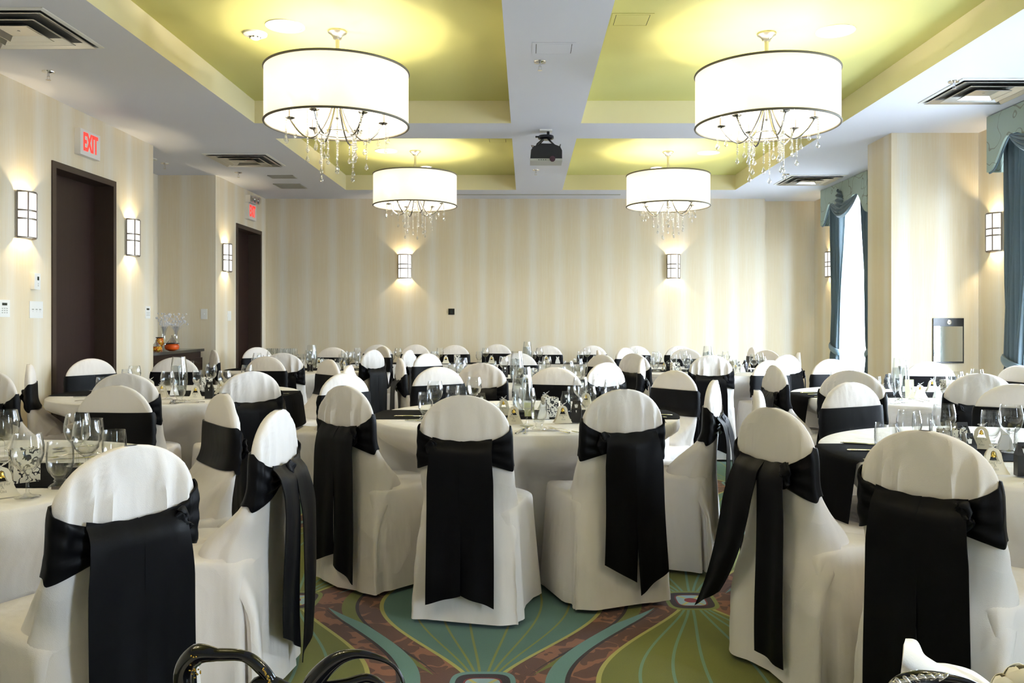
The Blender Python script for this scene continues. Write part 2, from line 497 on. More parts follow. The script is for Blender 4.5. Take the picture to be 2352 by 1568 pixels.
m = MB(); m.box(-1.0, 1.28, 11.19, 11.25, ZC - 0.004, ZC - 0.001); struct('trim_1', m, MT['greyp'])

# doors
for i, d in enumerate((D1, D2)):
    xs_ = XL - 0.16
    m = MB(); m.box(xs_ - 0.045, xs_, d[0] + 0.04, d[1] - 0.04, 0.005, DH - 0.045)
    dr = struct('door_%d' % (i + 1), m, MT['wood'])
    m = MB()
    for y0, y1, z0, z1 in ((d[0], d[0] + 0.05, 0, DH), (d[1] - 0.05, d[1], 0, DH), (d[0] + 0.05, d[1] - 0.05, DH - 0.05, DH)):
        m.box(XL - 0.22, XL + 0.012, y0, y1, z0, z1)
    struct('door_frame', m, MT['jamb'], dr)
    m = MB(); yk = d[0] + 0.12
    m.tube([(xs_, yk, 1.02), (xs_ + 0.05, yk, 1.02)], 0.012); m.tube([(xs_ + 0.05, yk - 0.01, 1.02), (xs_ + 0.05, yk + 0.11, 1.02)], 0.01)
    m.tube([(xs_, yk, 1.02), (xs_ + 0.008, yk, 1.02)], 0.028, 16)
    struct('door_handle', m, MT['nickel'], dr, smooth=True, label='brushed nickel lever handle')

# windows, drapes, valances
def smooth01(t): t = max(0, min(1, t)); return t * t * (3 - 2 * t)
for wy, n in WINS:
    m = MB(); x0, x1 = XR + 0.14, XR + 0.18
    m.box(x0, x1, wy - WH, wy - WH + 0.05, WZ0, WZ1); m.box(x0, x1, wy + WH - 0.05, wy + WH, WZ0, WZ1)
    m.box(x0, x1, wy - WH, wy + WH, WZ0, WZ0 + 0.05); m.box(x0, x1, wy - WH, wy + WH, WZ1 - 0.05, WZ1)
    w = struct('window_%d' % n, m, MT['frame'])
    m = MB(); m.box(XR + 0.155, XR + 0.16, wy - WH + 0.04, wy + WH - 0.04, WZ0 + 0.04, WZ1 - 0.04); struct('window_pane', m, MT['winglass'], w)
    m = MB(); m.box(XR - 0.02, XR + 0.14, wy - WH, wy + WH, WZ0 - 0.03, WZ0); struct('window_sill', m, MT['frame'], w)
    desc = {1: 'far window beyond the papered pier', 2: 'near window at right', 3: 'added window just outside the right edge', 4: 'unseen window behind the camera'}[n]
    # scalloped valance: a board with returns, swags and dark piping
    HW, XV = 0.74, 3.90
    def zbot(s):
        s = abs(s)
        if s > 0.42: return 2.50 + 0.25 * smooth01((HW - s) / 0.31) ** 1.3
        return 2.60 + 0.15 * smooth01(s / 0.36)
    root = thing('valance', 'sage green scroll patterned valance above the ' + desc, 'valance', (XV, wy, 0), 0, 'window valances')
    N = 72; P = []
    for i in range(N + 1):
        s = -HW + 2 * HW * i / N; P.append([(0, s, ZC - 0.006), (0, s, (ZC + zbot(s)) / 2), (0, s, zbot(s))])
    m = MB(); m.sheet(P, 0.03)
    for sg in (-1, 1): m.box(0.0, XR - XV - 0.004, min(sg * HW, sg * (HW - 0.025)), max(sg * HW, sg * (HW - 0.025)), 2.50, ZC - 0.006)
    obj('valance_board', m, MT['valance'], root, smooth=False)
    m = MB(); m.tube([(-0.004, -HW + 2 * HW * i / N, zbot(-HW + 2 * HW * i / N) - 0.004) for i in range(N + 1)], 0.009, 6)
    obj('piping', m, MT['trimfab'], root, label='dark slate piping')
    m = MB(); P = []                                       # swag hanging between the two peaks
    for i in range(41):
        t = i / 40; s = -0.43 + 0.86 * t; row = []; dip = sin(pi * t) ** 0.85
        for k in range(17):
            v = k / 16
            z = 2.765 - dip * (0.075 + 0.165 * v) - 0.012 * (1 - dip) * v * 3
            row.append((-0.014 - 0.030 * dip * (0.5 + 0.5 * cos(v * 7 * pi)) - 0.012 * dip, s, z))
        P.append(row)
    m.sheet(P, 0.006); obj('swag', m, MT['trimfab'], root, label='slate blue pleated swag')
    m = MB(); P = []
    for i in range(33):
        v = i / 32; row = []
        for k in range(13):
            u = k / 6 - 1
            row.append((-0.020 - 0.045 * sqrt(max(0, 1 - u * u * 0.9)) - 0.013 * sin(v * 9 * pi + u), 0.07 + 0.04 * (v - 0.5) + u * 0.115 * sin(pi * min(max(v, 0.03), 0.97)) ** 0.5, 2.865 - 0.27 * v + 0.02 * u))
        P.append(row)
    m.sheet(P, 0.006); obj('ruffle', m, MT['trimfab'], root, label='slate blue gathered ruffle')
    m = MB(); m.sheet([[(0.014 * sin(k * 0.75 + 0.3 * sin(z * 2)), -0.60 + 1.20 * k / 96, z) for k in range(97)] for z in (2.93, 2.2, 1.5, 0.8, 0.04)], 0.001)
    obj('sheer_curtain', m, MT['sheer'], None, (4.085, wy, 0), angle=80, label='white sheer curtain hanging across the ' + desc, category='curtain', group='sheer curtains')
    # two drapes tied back
    for sg, side in ((1, 'far'), (-1, 'near')):
        root = thing('drape', 'slate drape tied back, %s side of the %s' % (side, desc), 'curtain', (4.0, wy, 0), 0, 'window drapes')
        ZT = 0.90
        def panel(zs):
            P = []
            for z in zs:
                if z > ZT:
                    t = (z - ZT) / (2.93 - ZT); wd = 0.25 + 0.17 * t ** 0.75
                else:
                    t = (ZT - z) / ZT; wd = 0.25 + 0.12 * smooth01(t * 1.6)
                row = []
                for k in range(61):
                    u = k / 60
                    s = HW - 0.05 - u * wd
                    a = 0.035 * (0.5 + wd) * (1 if z > ZT + 0.05 or z < ZT - 0.05 else 0.6)
                    row.append((a * sin(u * 2 * pi * 6.5 + 0.4 * sin(z * 2)) + 0.01 * sin(u * 31 + z * 3), sg * s, z))
                P.append(row)
            return P
        m = MB(); m.sheet(panel([2.93 - 2.91 * i / 40 for i in range(41)]), 0.004)
        obj('drape_panel', m, MT['drape'], root, angle=80)
        m = MB(); m.tube([(0.048 * cos(a), sg * (HW - 0.05 - 0.125 + 0.140 * sin(a)), ZT + 0.02 * sin(a)) for a in [2 * pi * i / 24 for i in range(25)]], 0.018, 8)
        for k_, (x_, y_, z_) in enumerate(m.v): m.v[k_] = (x_, y_, ZT + 0.02 + (z_ - ZT - 0.0) * 2.2 - 0.02)
        obj('tieback', m, MT['trimfab'], root)

# ================================================================== chandeliers
def bead_strand(L, rnd):
    m = MB(); z = 0
    m.tube([(0, 0, 0), (0, 0, -L)], 0.0012, 4)
    while z < L - 0.02:
        r = 0.0062 if rnd.random() < 0.8 else 0.0078
        m.ball((0, 0, -z - r), r, 6); z += 2.3 * r
    prof = [(0.0005, 0), (0.004, -0.008), (0.0125, -0.030), (0.013, -0.036), (0.008, -0.046), (0.0005, -0.05)]
    m.lathe([(r, zz - L) for r, zz in prof], 8)
    return m
SH_R, SH_Z0, SH_Z1 = 0.466, 2.547, 2.895
def make_chandelier():
    root = thing('drum_chandelier', '', 'chandelier')
    m = MB(); m.lathe([(0.001, ZG - 0.001), (0.062, ZG - 0.001), (0.062, ZG - 0.012), (0.045, ZG - 0.022), (0.030, ZG - 0.040), (0.028, ZG - 0.052), (0.001, ZG - 0.052)], 32)
    obj('canopy', m, MT['nickel'], root)
    m = MB(); m.tube([(0, 0, ZG - 0.05), (0, 0, 2.74)], 0.013, 16); m.ball((0, 0, 2.72), 0.026, 12, 1, 1, 1.6); m.tube([(0, 0, 2.70), (0, 0, 2.60)], 0.012, 12); m.ball((0, 0, 2.595), 0.014, 8)
    obj('rod', m, MT['nickel'], root)
    m = MB(); n = 72
    P = [[(r * cos(2 * pi * j / n), r * sin(2 * pi * j / n), z) for j in range(n)] for r, z in ((SH_R, SH_Z0), (SH_R, (SH_Z0 + SH_Z1) / 2), (SH_R, SH_Z1), (SH_R - 0.003, SH_Z1), (SH_R - 0.003, (SH_Z0 + SH_Z1) / 2), (SH_R - 0.003, SH_Z0), (SH_R, SH_Z0))]
    m.grid(P, True); obj('drum_shade', m, MT['shade'], root)
    for z in (SH_Z0, SH_Z1):
        m = MB(); m.tube([((SH_R) * cos(2 * pi * j / n), SH_R * sin(2 * pi * j / n), z) for j in range(n + 1)], 0.008, 8, False)
        obj('shade_rim', m, MT['rim'], root, label='thin grey shade rim')
    m = MB()
    for k in range(3):
        a = 2 * pi * k / 3 + 0.5; m.tube([(0, 0, SH_Z1 - 0.02), (SH_R * cos(a), SH_R * sin(a), SH_Z1 - 0.005)], 0.003, 6)
    obj('spider_frame', m, MT['nickel'], root)
    rnd = random.Random(3)
    for k in range(6):
        a = 2 * pi * k / 6 + 0.26; ca, sa = cos(a), sin(a)
        pts = []
        for i in range(19):
            t = i / 18; r = 0.012 + 0.288 * t; z = 2.452 + (0.27 * (1 - t / 0.58) ** 2 if t < 0.58 else 0.113 * ((t - 0.58) / 0.42) ** 1.8)
            pts.append((r * ca, r * sa, z))
        m = MB(); m.tube(pts, 0.006, 8); arm = obj('arm', m, MT['armm'], root)
        ex, ey, ez = pts[-1]
        m = MB(); m.lathe([(0.001, ez), (0.02, ez + 0.002), (0.033, ez + 0.010), (0.030, ez + 0.012), (0.012, ez + 0.006), (0.010, ez + 0.07), (0.001, ez + 0.07)], 20, (ex, ey, 0))
        obj('candle_cup', m, MT['armm'], root)
        m = MB(); m.lathe([(0.004, ez + 0.07), (0.012, ez + 0.085), (0.015, ez + 0.10), (0.009, ez + 0.125), (0.0005, ez + 0.14)], 14, (ex, ey, 0))
        obj('bulb', m, MT['bulb'], root)
        for q in range(6):                                 # crystal strands under each cup and along the arm
            aa = a + (-0.10, 0.10, 0.05, -0.03, 0.0, 0.5)[q]; rr = (0.330, 0.322, 0.190, 0.12, 0.268, 0.117)[q]
            zt = (ez + 0.008, ez + 0.008, 2.452, 2.472, ez + 0.006, 2.487)[q]
            L = (0.085 + 0.05 * rnd.random(), 0.10 + 0.05 * rnd.random(), 0.08 + 0.09 * rnd.random(), 0.07 + 0.10 * rnd.random(), 0.06 + 0.05 * rnd.random(), 0.16 + 0.12 * rnd.random())[q]
            if q == 3 and k % 2: continue
            obj('crystal_strand', bead_strand(L, rnd), MT['crystal'], root, (rr * cos(aa), rr * sin(aa), zt))
    m = MB(); m.tube([(0.117 * cos(2 * pi * j / 40), 0.117 * sin(2 * pi * j / 40), 2.49) for j in range(41)], 0.003, 6, False); obj('crystal_ring', m, MT['armm'], root)
    m = bead_strand(0.11, rnd); obj('crystal_strand', m, MT['crystal'], root, (0, 0, 2.585))
    for k in range(6):
        a = 2 * pi * k / 6 + 0.26
        lamp('bulb_light', root, (0.30 * cos(a), 0.30 * sin(a), 2.745), BULB_W, r=0.018)
    return root
ch0 = make_chandelier()
CH = [(-1.245, 5.46, 'front left'), (1.60, 5.50, 'front right'), (-1.245, 9.30, 'back left'), (1.605, 9.34, 'back right'),
      (-1.245, 1.36, 'unseen left overhead'), (1.60, 1.36, 'unseen right overhead')]  # unseen overhead pair, added as fill for the near chairs
for i, (x, y, nm) in enumerate(CH):
    lb = 'large white drum chandelier with crystal drops, the %s one' % nm
    if i == 0: ch0.location = (x, y, 0); ch0['label'] = lb; ch0['group'] = 'drum chandeliers'
    else: dup(ch0, (x, y, 0), 0.37 * i, lb, 'drum chandeliers')

# ================================================================== sconces
def make_sconce():
    root = thing('wall_sconce', '', 'wall lamp')
    R, H = 0.088, 0.165; n = 20
    def arc(r, z, flat=0.8): return [(r * cos(pi * j / n), -0.012 - flat * r * sin(pi * j / n), z) for j in range(n + 1)]
    m = MB(); m.sheet([arc(R - 0.004, -H + 0.008), arc(R - 0.004, 0), arc(R - 0.004, H - 0.008)], 0.003)
    obj('glass_diffuser', m, MT['diffuser'], root)
    m = MB()
    for z in (-H, -0.030, 0.030, H):
        m.sheet([arc(R + 0.003, z - 0.006), arc(R + 0.003, z + 0.006)], -0.004)
    for j in (0, 6, 14, 20):
        x, y, _ = arc(R, 0)[j]; m.tube([(x, y - 0.002, -H), (x, y - 0.003, H)], 0.0052, 6)
    obj('metal_cage', m, MT['dkmetal'], root)
    m = MB(); m.box(-R, R, -0.012, -0.001, -H + 0.01, H - 0.01); obj('back_plate', m, MT['nickel'], root, smooth=False)
    for z in (-0.10, 0.10): lamp('sconce_light', root, (0, -0.045, z), SCONCE_W, (1, 0.80, 0.46), 0.012)
    return root
s0 = make_sconce()
SN = [(wrld(930, 11.6), YF, 0, 'on the far wall under the back left chandelier'), (wrld(1547, 11.6), YF, 0, 'on the far wall under the back right chandelier'),
      (XL, 6.0, pi / 2, 'on the left wall left of the nearer dark door'), (XL, 7.62, pi / 2, 'on the left wall right of the nearer dark door'),
      (XL, 10.02, pi / 2, 'on the left wall beside the farther dark door'), (XR, 11.18, -pi / 2, 'in the far right corner beside the far drape'),
      (XR, 7.25, -pi / 2, 'between the wall mirror and the near drape')]
for i, (x, y, rz, nm) in enumerate(SN):
    lb = 'half round glass wall sconce ' + nm
    z = 2.02 if i != 6 else 2.03
    if i == 0: s0.location = (x, y, z); s0['label'] = lb; s0['group'] = 'wall sconces'
    else: dup(s0, (x, y, z), rz, lb, 'wall sconces')

# ================================================================== ceiling fittings
def vent_mesh():
    root = thing('ceiling_diffuser', '', 'air vent')
    def sq(prof):
        m = MB(); m.grid([[(sx * r, sy * r, z) for sx, sy in ((-1, -1), (1, -1), (1, 1), (-1, 1))] for r, z in prof], True); return m
    obj('outer_frame', sq([(0.335, -0.001), (0.333, -0.006), (0.310, -0.010), (0.306, -0.002)]), MT['plastic'], root, smooth=False)
    for r, zb in ((0.296, -0.022), (0.212, -0.028), (0.128, -0.034)):
        obj('cone_ring', sq([(r - 0.050, -0.002), (r, zb), (r + 0.006, zb), (r + 0.006, zb + 0.003), (r - 0.044, 0.0)]), MT['nickel'], root, smooth=False)
    m = MB(); m.box(-0.088, 0.088, -0.088, 0.088, -0.014, -0.011); m.tube([(0, 0, -0.013), (0, 0, -0.018)], 0.008, 10); obj('centre_plate', m, MT['nickel'], root, smooth=False)
    m = MB(); m.box(-0.305, 0.305, -0.305, 0.305, -0.0015, -0.0005); obj('duct_shade_sheet', m, MT['duct'], root, smooth=False)  # flat dark sheet, stands in for the shade inside the duct
    return root
v0 = vent_mesh()
for i, (x, y, nm) in enumerate([(-2.98, 4.86, 'near left ceiling corner of the view'), (-2.985, 8.80, 'left ceiling beside the alcove'), (3.42, 6.18, 'right ceiling above the near drape'), (3.44, 10.05, 'right ceiling by the far window')]):
    lb = 'square metal ceiling air diffuser, ' + nm
    if i == 0: v0.location = (x, y, ZC); v0['label'] = lb; v0['group'] = 'ceiling diffusers'
    else: dup(v0, (x, y, ZC), 0, lb, 'ceiling diffusers')
for i, (x, y, w, h, lb) in enumerate([(-2.89, 9.82, 0.15, 0.10, 'small grey ceiling grille nearest the square diffuser'), (-2.99, 10.5, 0.17, 0.17, 'larger pale ceiling grille above the farther exit sign')]):
    m = MB(); m.box(-w, w, -h, -h + 0.015, -0.008, 0); m.box(-w, w, h - 0.015, h, -0.008, 0); m.box(-w, -w + 0.015, -h, h, -0.008, 0); m.box(w - 0.015, w, -h, h, -0.008, 0)
    k = -h + 0.025
    while k < h - 0.02: m.box(-w + 0.01, w - 0.01, k, k + 0.009, -0.006, -0.001); k += 0.02
    obj('ceiling_grille', m, MT['greyp'], None, (x, y, ZC - 0.0005), smooth=False, label=lb, category='grille', group='ceiling grilles')
SP = [(-3.29, 5.70, 'near left ceiling'), (-3.32, 9.55, 'left ceiling past the alcove'), (0.093, 5.48, 'central beam near the access panel'), (0.113, 9.39, 'central beam behind the projector'),
      (3.07, 5.93, 'right ceiling beside the near diffuser'), (3.04, 9.67, 'right ceiling beside the far diffuser'), (-3.93, 9.0, 'alcove ceiling')]
m = MB(); m.lathe([(0.001, 0), (0.042, 0), (0.040, -0.006), (0.020, -0.010), (0.008, -0.012), (0.007, -0.035), (0.001, -0.035)], 24)
m.tube([(-0.008, 0, -0.03), (-0.009, 0, -0.05), (0, 0, -0.055), (0.009, 0, -0.05), (0.008, 0, -0.03)], 0.002, 6); m.lathe([(0.001, -0.055), (0.016, -0.055), (0.016, -0.058), (0.001, -0.058)], 12)
spm = m.mesh('sprinkler', MT['chrome'])
for x, y, nm in SP: link('sprinkler_head', spm, None, (x, y, ZC), label='chrome fire sprinkler head on the ' + nm, category='sprinkler', group='sprinkler heads')
def disc_thing(name, x, y, z, r, lb, cat, grp, inner, bev=0.006):
    root = thing(name, lb, cat, (x, y, z), 0, grp)
    m = MB(); m.lathe([(r, 0), (r, -bev), (r * 0.86, -bev * 1.4), (r * 0.85, -0.003)], 36); obj('trim_ring', m, MT['plastic'], root)
    m = MB(); m.lathe([(r * 0.85, -0.003), (r * 0.5, -0.0045), (0.0005, -0.005)], 36); obj('face', m, inner, root)
for x, y, nm in ((-1.56, 5.36, 'left of the front left chandelier'), (2.04, 5.45, 'right of the front right chandelier'), (-1.57, 9.28, 'beside the back left chandelier'), (2.07, 9.38, 'beside the back right chandelier')):
    disc_thing('ceiling_speaker', x, y, ZG, 0.125, 'round white ceiling speaker ' + nm, 'speaker', 'ceiling speakers', MT['cream'])
glow = emission('recessed_lamp_glow', (1.0, 0.96, 0.88), 4.0)
for x, y, nm in ((-1.24, 10.25, 'behind the back left chandelier'), (1.62, 10.30, 'behind the back right chandelier')):
    disc_thing('recessed_downlight', x, y, ZG, 0.075, 'small lit recessed downlight ' + nm, 'downlight', 'recessed downlights', glow)
disc_thing('recessed_downlight', -4.0, 8.75, ZC, 0.09, 'unlit round downlight in the alcove ceiling', 'downlight', 'recessed downlights', MT['plastic'])
root = thing('smoke_detector', 'white round smoke detector on the green ceiling beside the front left speaker', 'smoke detector', (-1.80, 5.5, ZG))
m = MB(); m.lathe([(0.001, 0), (0.078, 0), (0.076, -0.012), (0.055, -0.022), (0.034, -0.026), (0.034, -0.034), (0.022, -0.042), (0.001, -0.042)], 32); obj('housing', m, MT['plastic'], root)
m = MB()
for k in range(8):
    a = 2 * pi * k / 8; m.box(0.033 * cos(a) - 0.004, 0.033 * cos(a) + 0.004, 0.033 * sin(a) - 0.004, 0.033 * sin(a) + 0.004, -0.034, -0.027)
obj('sensor_slot', m, MT['dark'], root, smooth=False)
for x0, x1, y0, y1, z, mt, nm in ((0.04, 0.31, 5.10, 5.33, ZC, 'ceil', 'central white beam in front of a sprinkler'), (0.54, 0.80, 5.14, 5.37, ZG, 'green', 'green ceiling right of the central beam'),
                                  (-0.41, -0.19, 8.66, 8.87, ZG, 'green', 'green ceiling of the back left coffer'), (0.06, 0.34, 8.75, 8.98, ZC, 'ceil', 'central beam behind the projector')):
    m = MB(); e = 0.022
    m.box(x0, x1, y0, y0 + e, z - 0.003, z); m.box(x0, x1, y1 - e, y1, z - 0.003, z); m.box(x0, x0 + e, y0 + e, y1 - e, z - 0.003, z); m.box(x1 - e, x1, y0 + e, y1 - e, z - 0.003, z)
    root = thing('access_panel', 'flush ceiling access panel on the ' + nm, 'access panel', ((x0 + x1) / 2, (y0 + y1) / 2, z), 0, 'ceiling access panels')
    m.xform(Matrix.Translation((-(x0 + x1) / 2, -(y0 + y1) / 2, -z)))
    obj('panel_frame', m, MT[mt], root, smooth=False)
    hx, hy = (x1 - x0) / 2 - e - 0.004, (y1 - y0) / 2 - e - 0.004
    m = MB(); m.box(-hx, hx, -hy, hy, -0.003, -0.0005); obj('panel_door', m, MT[mt], root, smooth=False)
    m = MB(); m.box(-hx - 0.004, hx + 0.004, -hy - 0.004, hy + 0.004, -0.0006, -0.0002); obj('shadow_gap', m, MT['dark'], root, smooth=False)

# projector
root = thing('projector', 'black and grey projector hanging from the central ceiling beam', 'projector', (0.18, 7.45, ZC))
m = MB(); m.box(-0.055, 0.055, -0.05, 0.05, -0.012, 0); obj('ceiling_plate', m, MT['plastic'], root, smooth=False)
m = MB(); m.tube([(0.02, 0, -0.01), (0.02, 0, -0.055)], 0.013, 12); m.lathe([(0.001, -0.05), (0.068, -0.05), (0.072, -0.06), (0.072, -0.075), (0.06, -0.082), (0.001, -0.082)], 28)
m.box(-0.095, -0.04, -0.012, 0.012, -0.066, -0.052)
for a in (0.6, 2.4, 3.9, 5.3): m.tube([(0.03 * cos(a), 0.03 * sin(a), -0.08), (0.11 * cos(a), 0.08 * sin(a), -0.135), (0.12 * cos(a), 0.09 * sin(a), -0.155)], 0.008, 6)
obj('mount_arm', m, MT['blackp'], root)
m = MB()
sec = [(-0.135, -0.195), (-0.142, -0.275), (0.142, -0.275), (0.142, -0.200), (0.125, -0.165), (0.06, -0.140), (-0.05, -0.138), (-0.115, -0.165)]
P = [[(x * s, y, z) for x, z in sec] for y, s in ((-0.10, 0.97), (-0.095, 1.0), (0.12, 1.0))]
m.grid(P, True); o_ = len(m.v); m.add([p for p in P[0]], [tuple(range(8))]); m.add([p for p in P[2]], [tuple(range(8))[::-1]])
obj('projector_body', m, MT['blackp'], root, smooth=False)
m = MB(); m.box(-0.143, 0.143, -0.108, 0.12, -0.294, -0.274); obj('base_trim', m, MT['greyp'], root, smooth=False, label='light grey lower casing')
m = MB(); m.tube([(0.055, -0.11, -0.280), (0.055, -0.128, -0.280)], 0.026, 20); obj('lens_ring', m, MT['lens'], root)
m = MB()
for k in range(4): m.box(-0.07 + k * 0.02, -0.06 + k * 0.02, -0.111, -0.108, -0.288, -0.282)
obj('button', m, MT['dark'], root, smooth=False)
m = MB(); m.tube([(0.12, 0.02, -0.15), (0.13, -0.02, -0.13), (0.125, -0.05, -0.16), (0.09, -0.07, -0.15)], 0.004, 6); m.tube([(-0.12, 0.02, -0.15), (-0.13, -0.02, -0.14), (-0.10, -0.06, -0.155)], 0.004, 6)
obj('cable', m, MT['blackp'], root)

# exit signs
ex_me = text_mesh('EXIT', 0.215, MT['red'], 0.002, 'CENTER', 0.006)
for y0, lb, twin in ((6.69, 'red lettered exit sign on left wall above the nearer dark door', False), (10.74, 'red lettered exit sign with twin lamps above the farther dark door', True)):
    zc = 2.71 if not twin else 2.69
    root = thing('exit_sign', lb, 'exit sign', (XL, y0 + 0.15, zc), pi / 2)
    m = MB(); m.box(-0.155, 0.155, -0.05, 0, -0.105, 0.105); obj('sign_housing', m, MT['signw'], root, smooth=False)
    t = link('exit_letters', ex_me, root, (0, -0.051, 0.0)); t.rotation_euler = (pi / 2, 0, 0); t.scale = (0.52, 0.95, 1); t['label'] = 'red word EXIT'
    if twin:
        m = MB(); m.box(-0.12, 0.12, -0.06, 0, 0.112, 0.21); obj('battery_box', m, MT['signw'], root, smooth=False)
        for sx in (-0.075, 0.075):
            m = MB(); m.lathe([(0.001, 0), (0.03, 0.005), (0.045, 0.03), (0.048, 0.06), (0.04, 0.072), (0.001, 0.078)], 20)
            m.xform(Matrix.Translation((sx, -0.055, 0.165)) @ Matrix.Rotation(radians(100), 4, 'X'))
            obj('lamp_head', m, MT['clearplastic'], root)
            m = MB(); m.lathe([(0.002, 0.01), (0.035, 0.05), (0.036, 0.052)], 20); m.xform(Matrix.Translation((sx, -0.055, 0.165)) @ Matrix.Rotation(radians(100), 4, 'X'))
            obj('reflector', m, MT['chrome'], root)

# wall plates and controls
def plate(name, lb, cat, loc, rz, w, h, d, marks, col='plastic'):
    root = thing(name, lb, cat, loc, rz)
    m = MB(); m.box(-w / 2, w / 2, -d, 0, -h / 2, h / 2); o = obj('cover_plate', m, MT[col], root, smooth=False)
    for nm, x, z, ww, hh, dd, mt in marks:
        m = MB(); m.box(x - ww / 2, x + ww / 2, -d - dd, -d + 0.0005, z - hh / 2, z + hh / 2); obj(nm, m, MT[mt], root, smooth=False)
    return root
def on_left(px, py, w=0): d = F_PX * -XL / (VX - px); return (XL, d, EYE + (VY - py) * d / F_PX)
plate('thermostat', 'white thermostat on left wall above the triple switch plate', 'thermostat', on_left(77, 646), pi / 2, 0.075, 0.12, 0.03, [('display', 0.008, 0.022, 0.022, 0.028, 0.001, 'lcd'), ('button', 0.008, -0.018, 0.012, 0.006, 0.002, 'greyp'), ('button', 0.008, -0.032, 0.012, 0.006, 0.002, 'greyp')])
plate('switch_plate', 'white triple push button switch plate left of the nearer dark door', 'light switch', on_left(82, 711), pi / 2, 0.165, 0.125, 0.006, [('button', x, 0.002, 0.022, 0.009, 0.002, 'greyp') for x in (-0.045, 0, 0.045)] + [('status_light', x, -0.014, 0.004, 0.004, 0.001, 'greyp') for x in (-0.045, 0, 0.045)])
kp = [('display', 0, 0.03, 0.055, 0.018, 0.001, 'lcd')] + [('button', x, z, 0.012, 0.006, 0.002, 'greyp') for x in (-0.025, 0, 0.025) for z in (0.0, -0.015, -0.03)]
plate('wall_keypad', 'white keypad with display at the left edge of the view', 'keypad', on_left(8, 708), pi / 2, 0.12, 0.12, 0.008, kp)
plate('wall_keypad', 'white keypad with display on left wall beside the alcove corner', 'keypad', on_left(338, 717), pi / 2, 0.10, 0.118, 0.008, kp)
plate('light_switch', 'white switch plate beside the farther dark door', 'light switch', on_left(526, 725), pi / 2, 0.12, 0.118, 0.006, [('rocker', x, 0, 0.03, 0.06, 0.003, 'plastic') for x in (-0.025, 0.025)])
plate('light_switch', 'single grey switch plate on the alcove wall above the sideboard end', 'light switch', (wrld(469, 9.73), AL[1], EYE + 17 * 9.73 / F_PX), 0, 0.075, 0.12, 0.006, [('toggle', 0, 0.0, 0.012, 0.012, 0.01, 'plastic')])
plate('wall_plate', 'small black square plate on the far wall', 'wall plate', (wrld(1037, YF), YF, EYE + 22.5 * YF / F_PX), 0, 0.085, 0.085, 0.01, [('socket', 0, 0.0, 0.03, 0.045, 0.002, 'lcd')], 'blackp')
root = thing('wall_mirror', 'small black framed mirror hanging on the papered pier', 'mirror', (wrld(2177, 7.55), 7.55, 1.075))
m = MB(); m.box(-0.139, 0.139, -0.015, 0, -0.205, -0.19); m.box(-0.139, 0.139, -0.015, 0, 0.13, 0.205); m.box(-0.139, -0.134, -0.015, 0, -0.19, 0.13); m.box(0.134, 0.139, -0.015, 0, -0.19, 0.13)
obj('mirror_frame', m, MT['blackp'], root, smooth=False)
m = MB(); m.box(-0.134, 0.134, -0.010, -0.004, -0.19, 0.13); obj('mirror_glass', m, MT['mirror'], root, smooth=False)
m = MB(); m.lathe([(0.022, 0), (0.022, 0.004), (0.016, 0.006), (0.015, 0.004), (0.0005, 0.005)], 24); m.xform(Matrix.Translation((0.005, -0.015, 0.168)) @ Matrix.Rotation(pi / 2, 4, 'X'))
m.ball((0.005, -0.021, 0.168), 0.008, 8)
obj('round_emblem', m, MT['silver'], root, label='small round silver emblem')

# sideboard in the alcove
SX0, SX1, SY0, SY1, SZ = -4.32, -3.74, 8.12, 9.62, 0.935
root = thing('sideboard', 'dark wood sideboard with black stone top in the alcove', 'sideboard', (SX0, SY0, 0))
m = MB(); m.box(0.01, SX1 - SX0 - 0.03, 0.02, SY1 - SY0 - 0.03, 0.08, SZ - 0.03); m.box(0.03, SX1 - SX0 - 0.08, 0.05, SY1 - SY0 - 0.06, 0, 0.08); obj('cabinet_body', m, MT['wood'], root, smooth=False)
m = MB(); m.box(0, SX1 - SX0, 0, SY1 - SY0, SZ - 0.03, SZ); obj('stone_top', m, mat('dark_stone', (0.03, 0.028, 0.026), 0.12), root, smooth=False)
for k in range(4):
    y0 = 0.03 + k * 0.362; xf = SX1 - SX0 - 0.03
    m = MB(); m.box(xf, xf + 0.02, y0, y0 + 0.352, 0.10, SZ - 0.10); m.box(xf + 0.02, xf + 0.023, y0 + 0.04, y0 + 0.312, 0.16, SZ - 0.16)
    dr = obj('cabinet_door', m, MT['wood'], root, smooth=False)
    yh = y0 + (0.32 if k % 2 == 0 else 0.032)
    m = MB(); m.tube([(xf + 0.02, yh, 0.60), (xf + 0.045, yh, 0.60), (xf + 0.045, yh, 0.80), (xf + 0.02, yh, 0.80)], 0.006, 8); obj('bar_handle', m, MT['nickel'], dr, label='brushed metal bar handle')
def spray(seed, n=34):
    rnd = random.Random(seed); m = MB()
    for k in range(n):
        a = rnd.random() * 2 * pi; sp = 0.03 + 0.10 * rnd.random(); h = 0.12 + 0.12 * rnd.random()
        pts = [(sp * t * t * cos(a), sp * t * t * sin(a), h * t) for t in (0, 0.3, 0.6, 0.85, 1.0)]
        m.tube(pts, 0.0015, 4); m.ball(pts[-1], 0.008 + 0.006 * rnd.random(), 5)
    return m
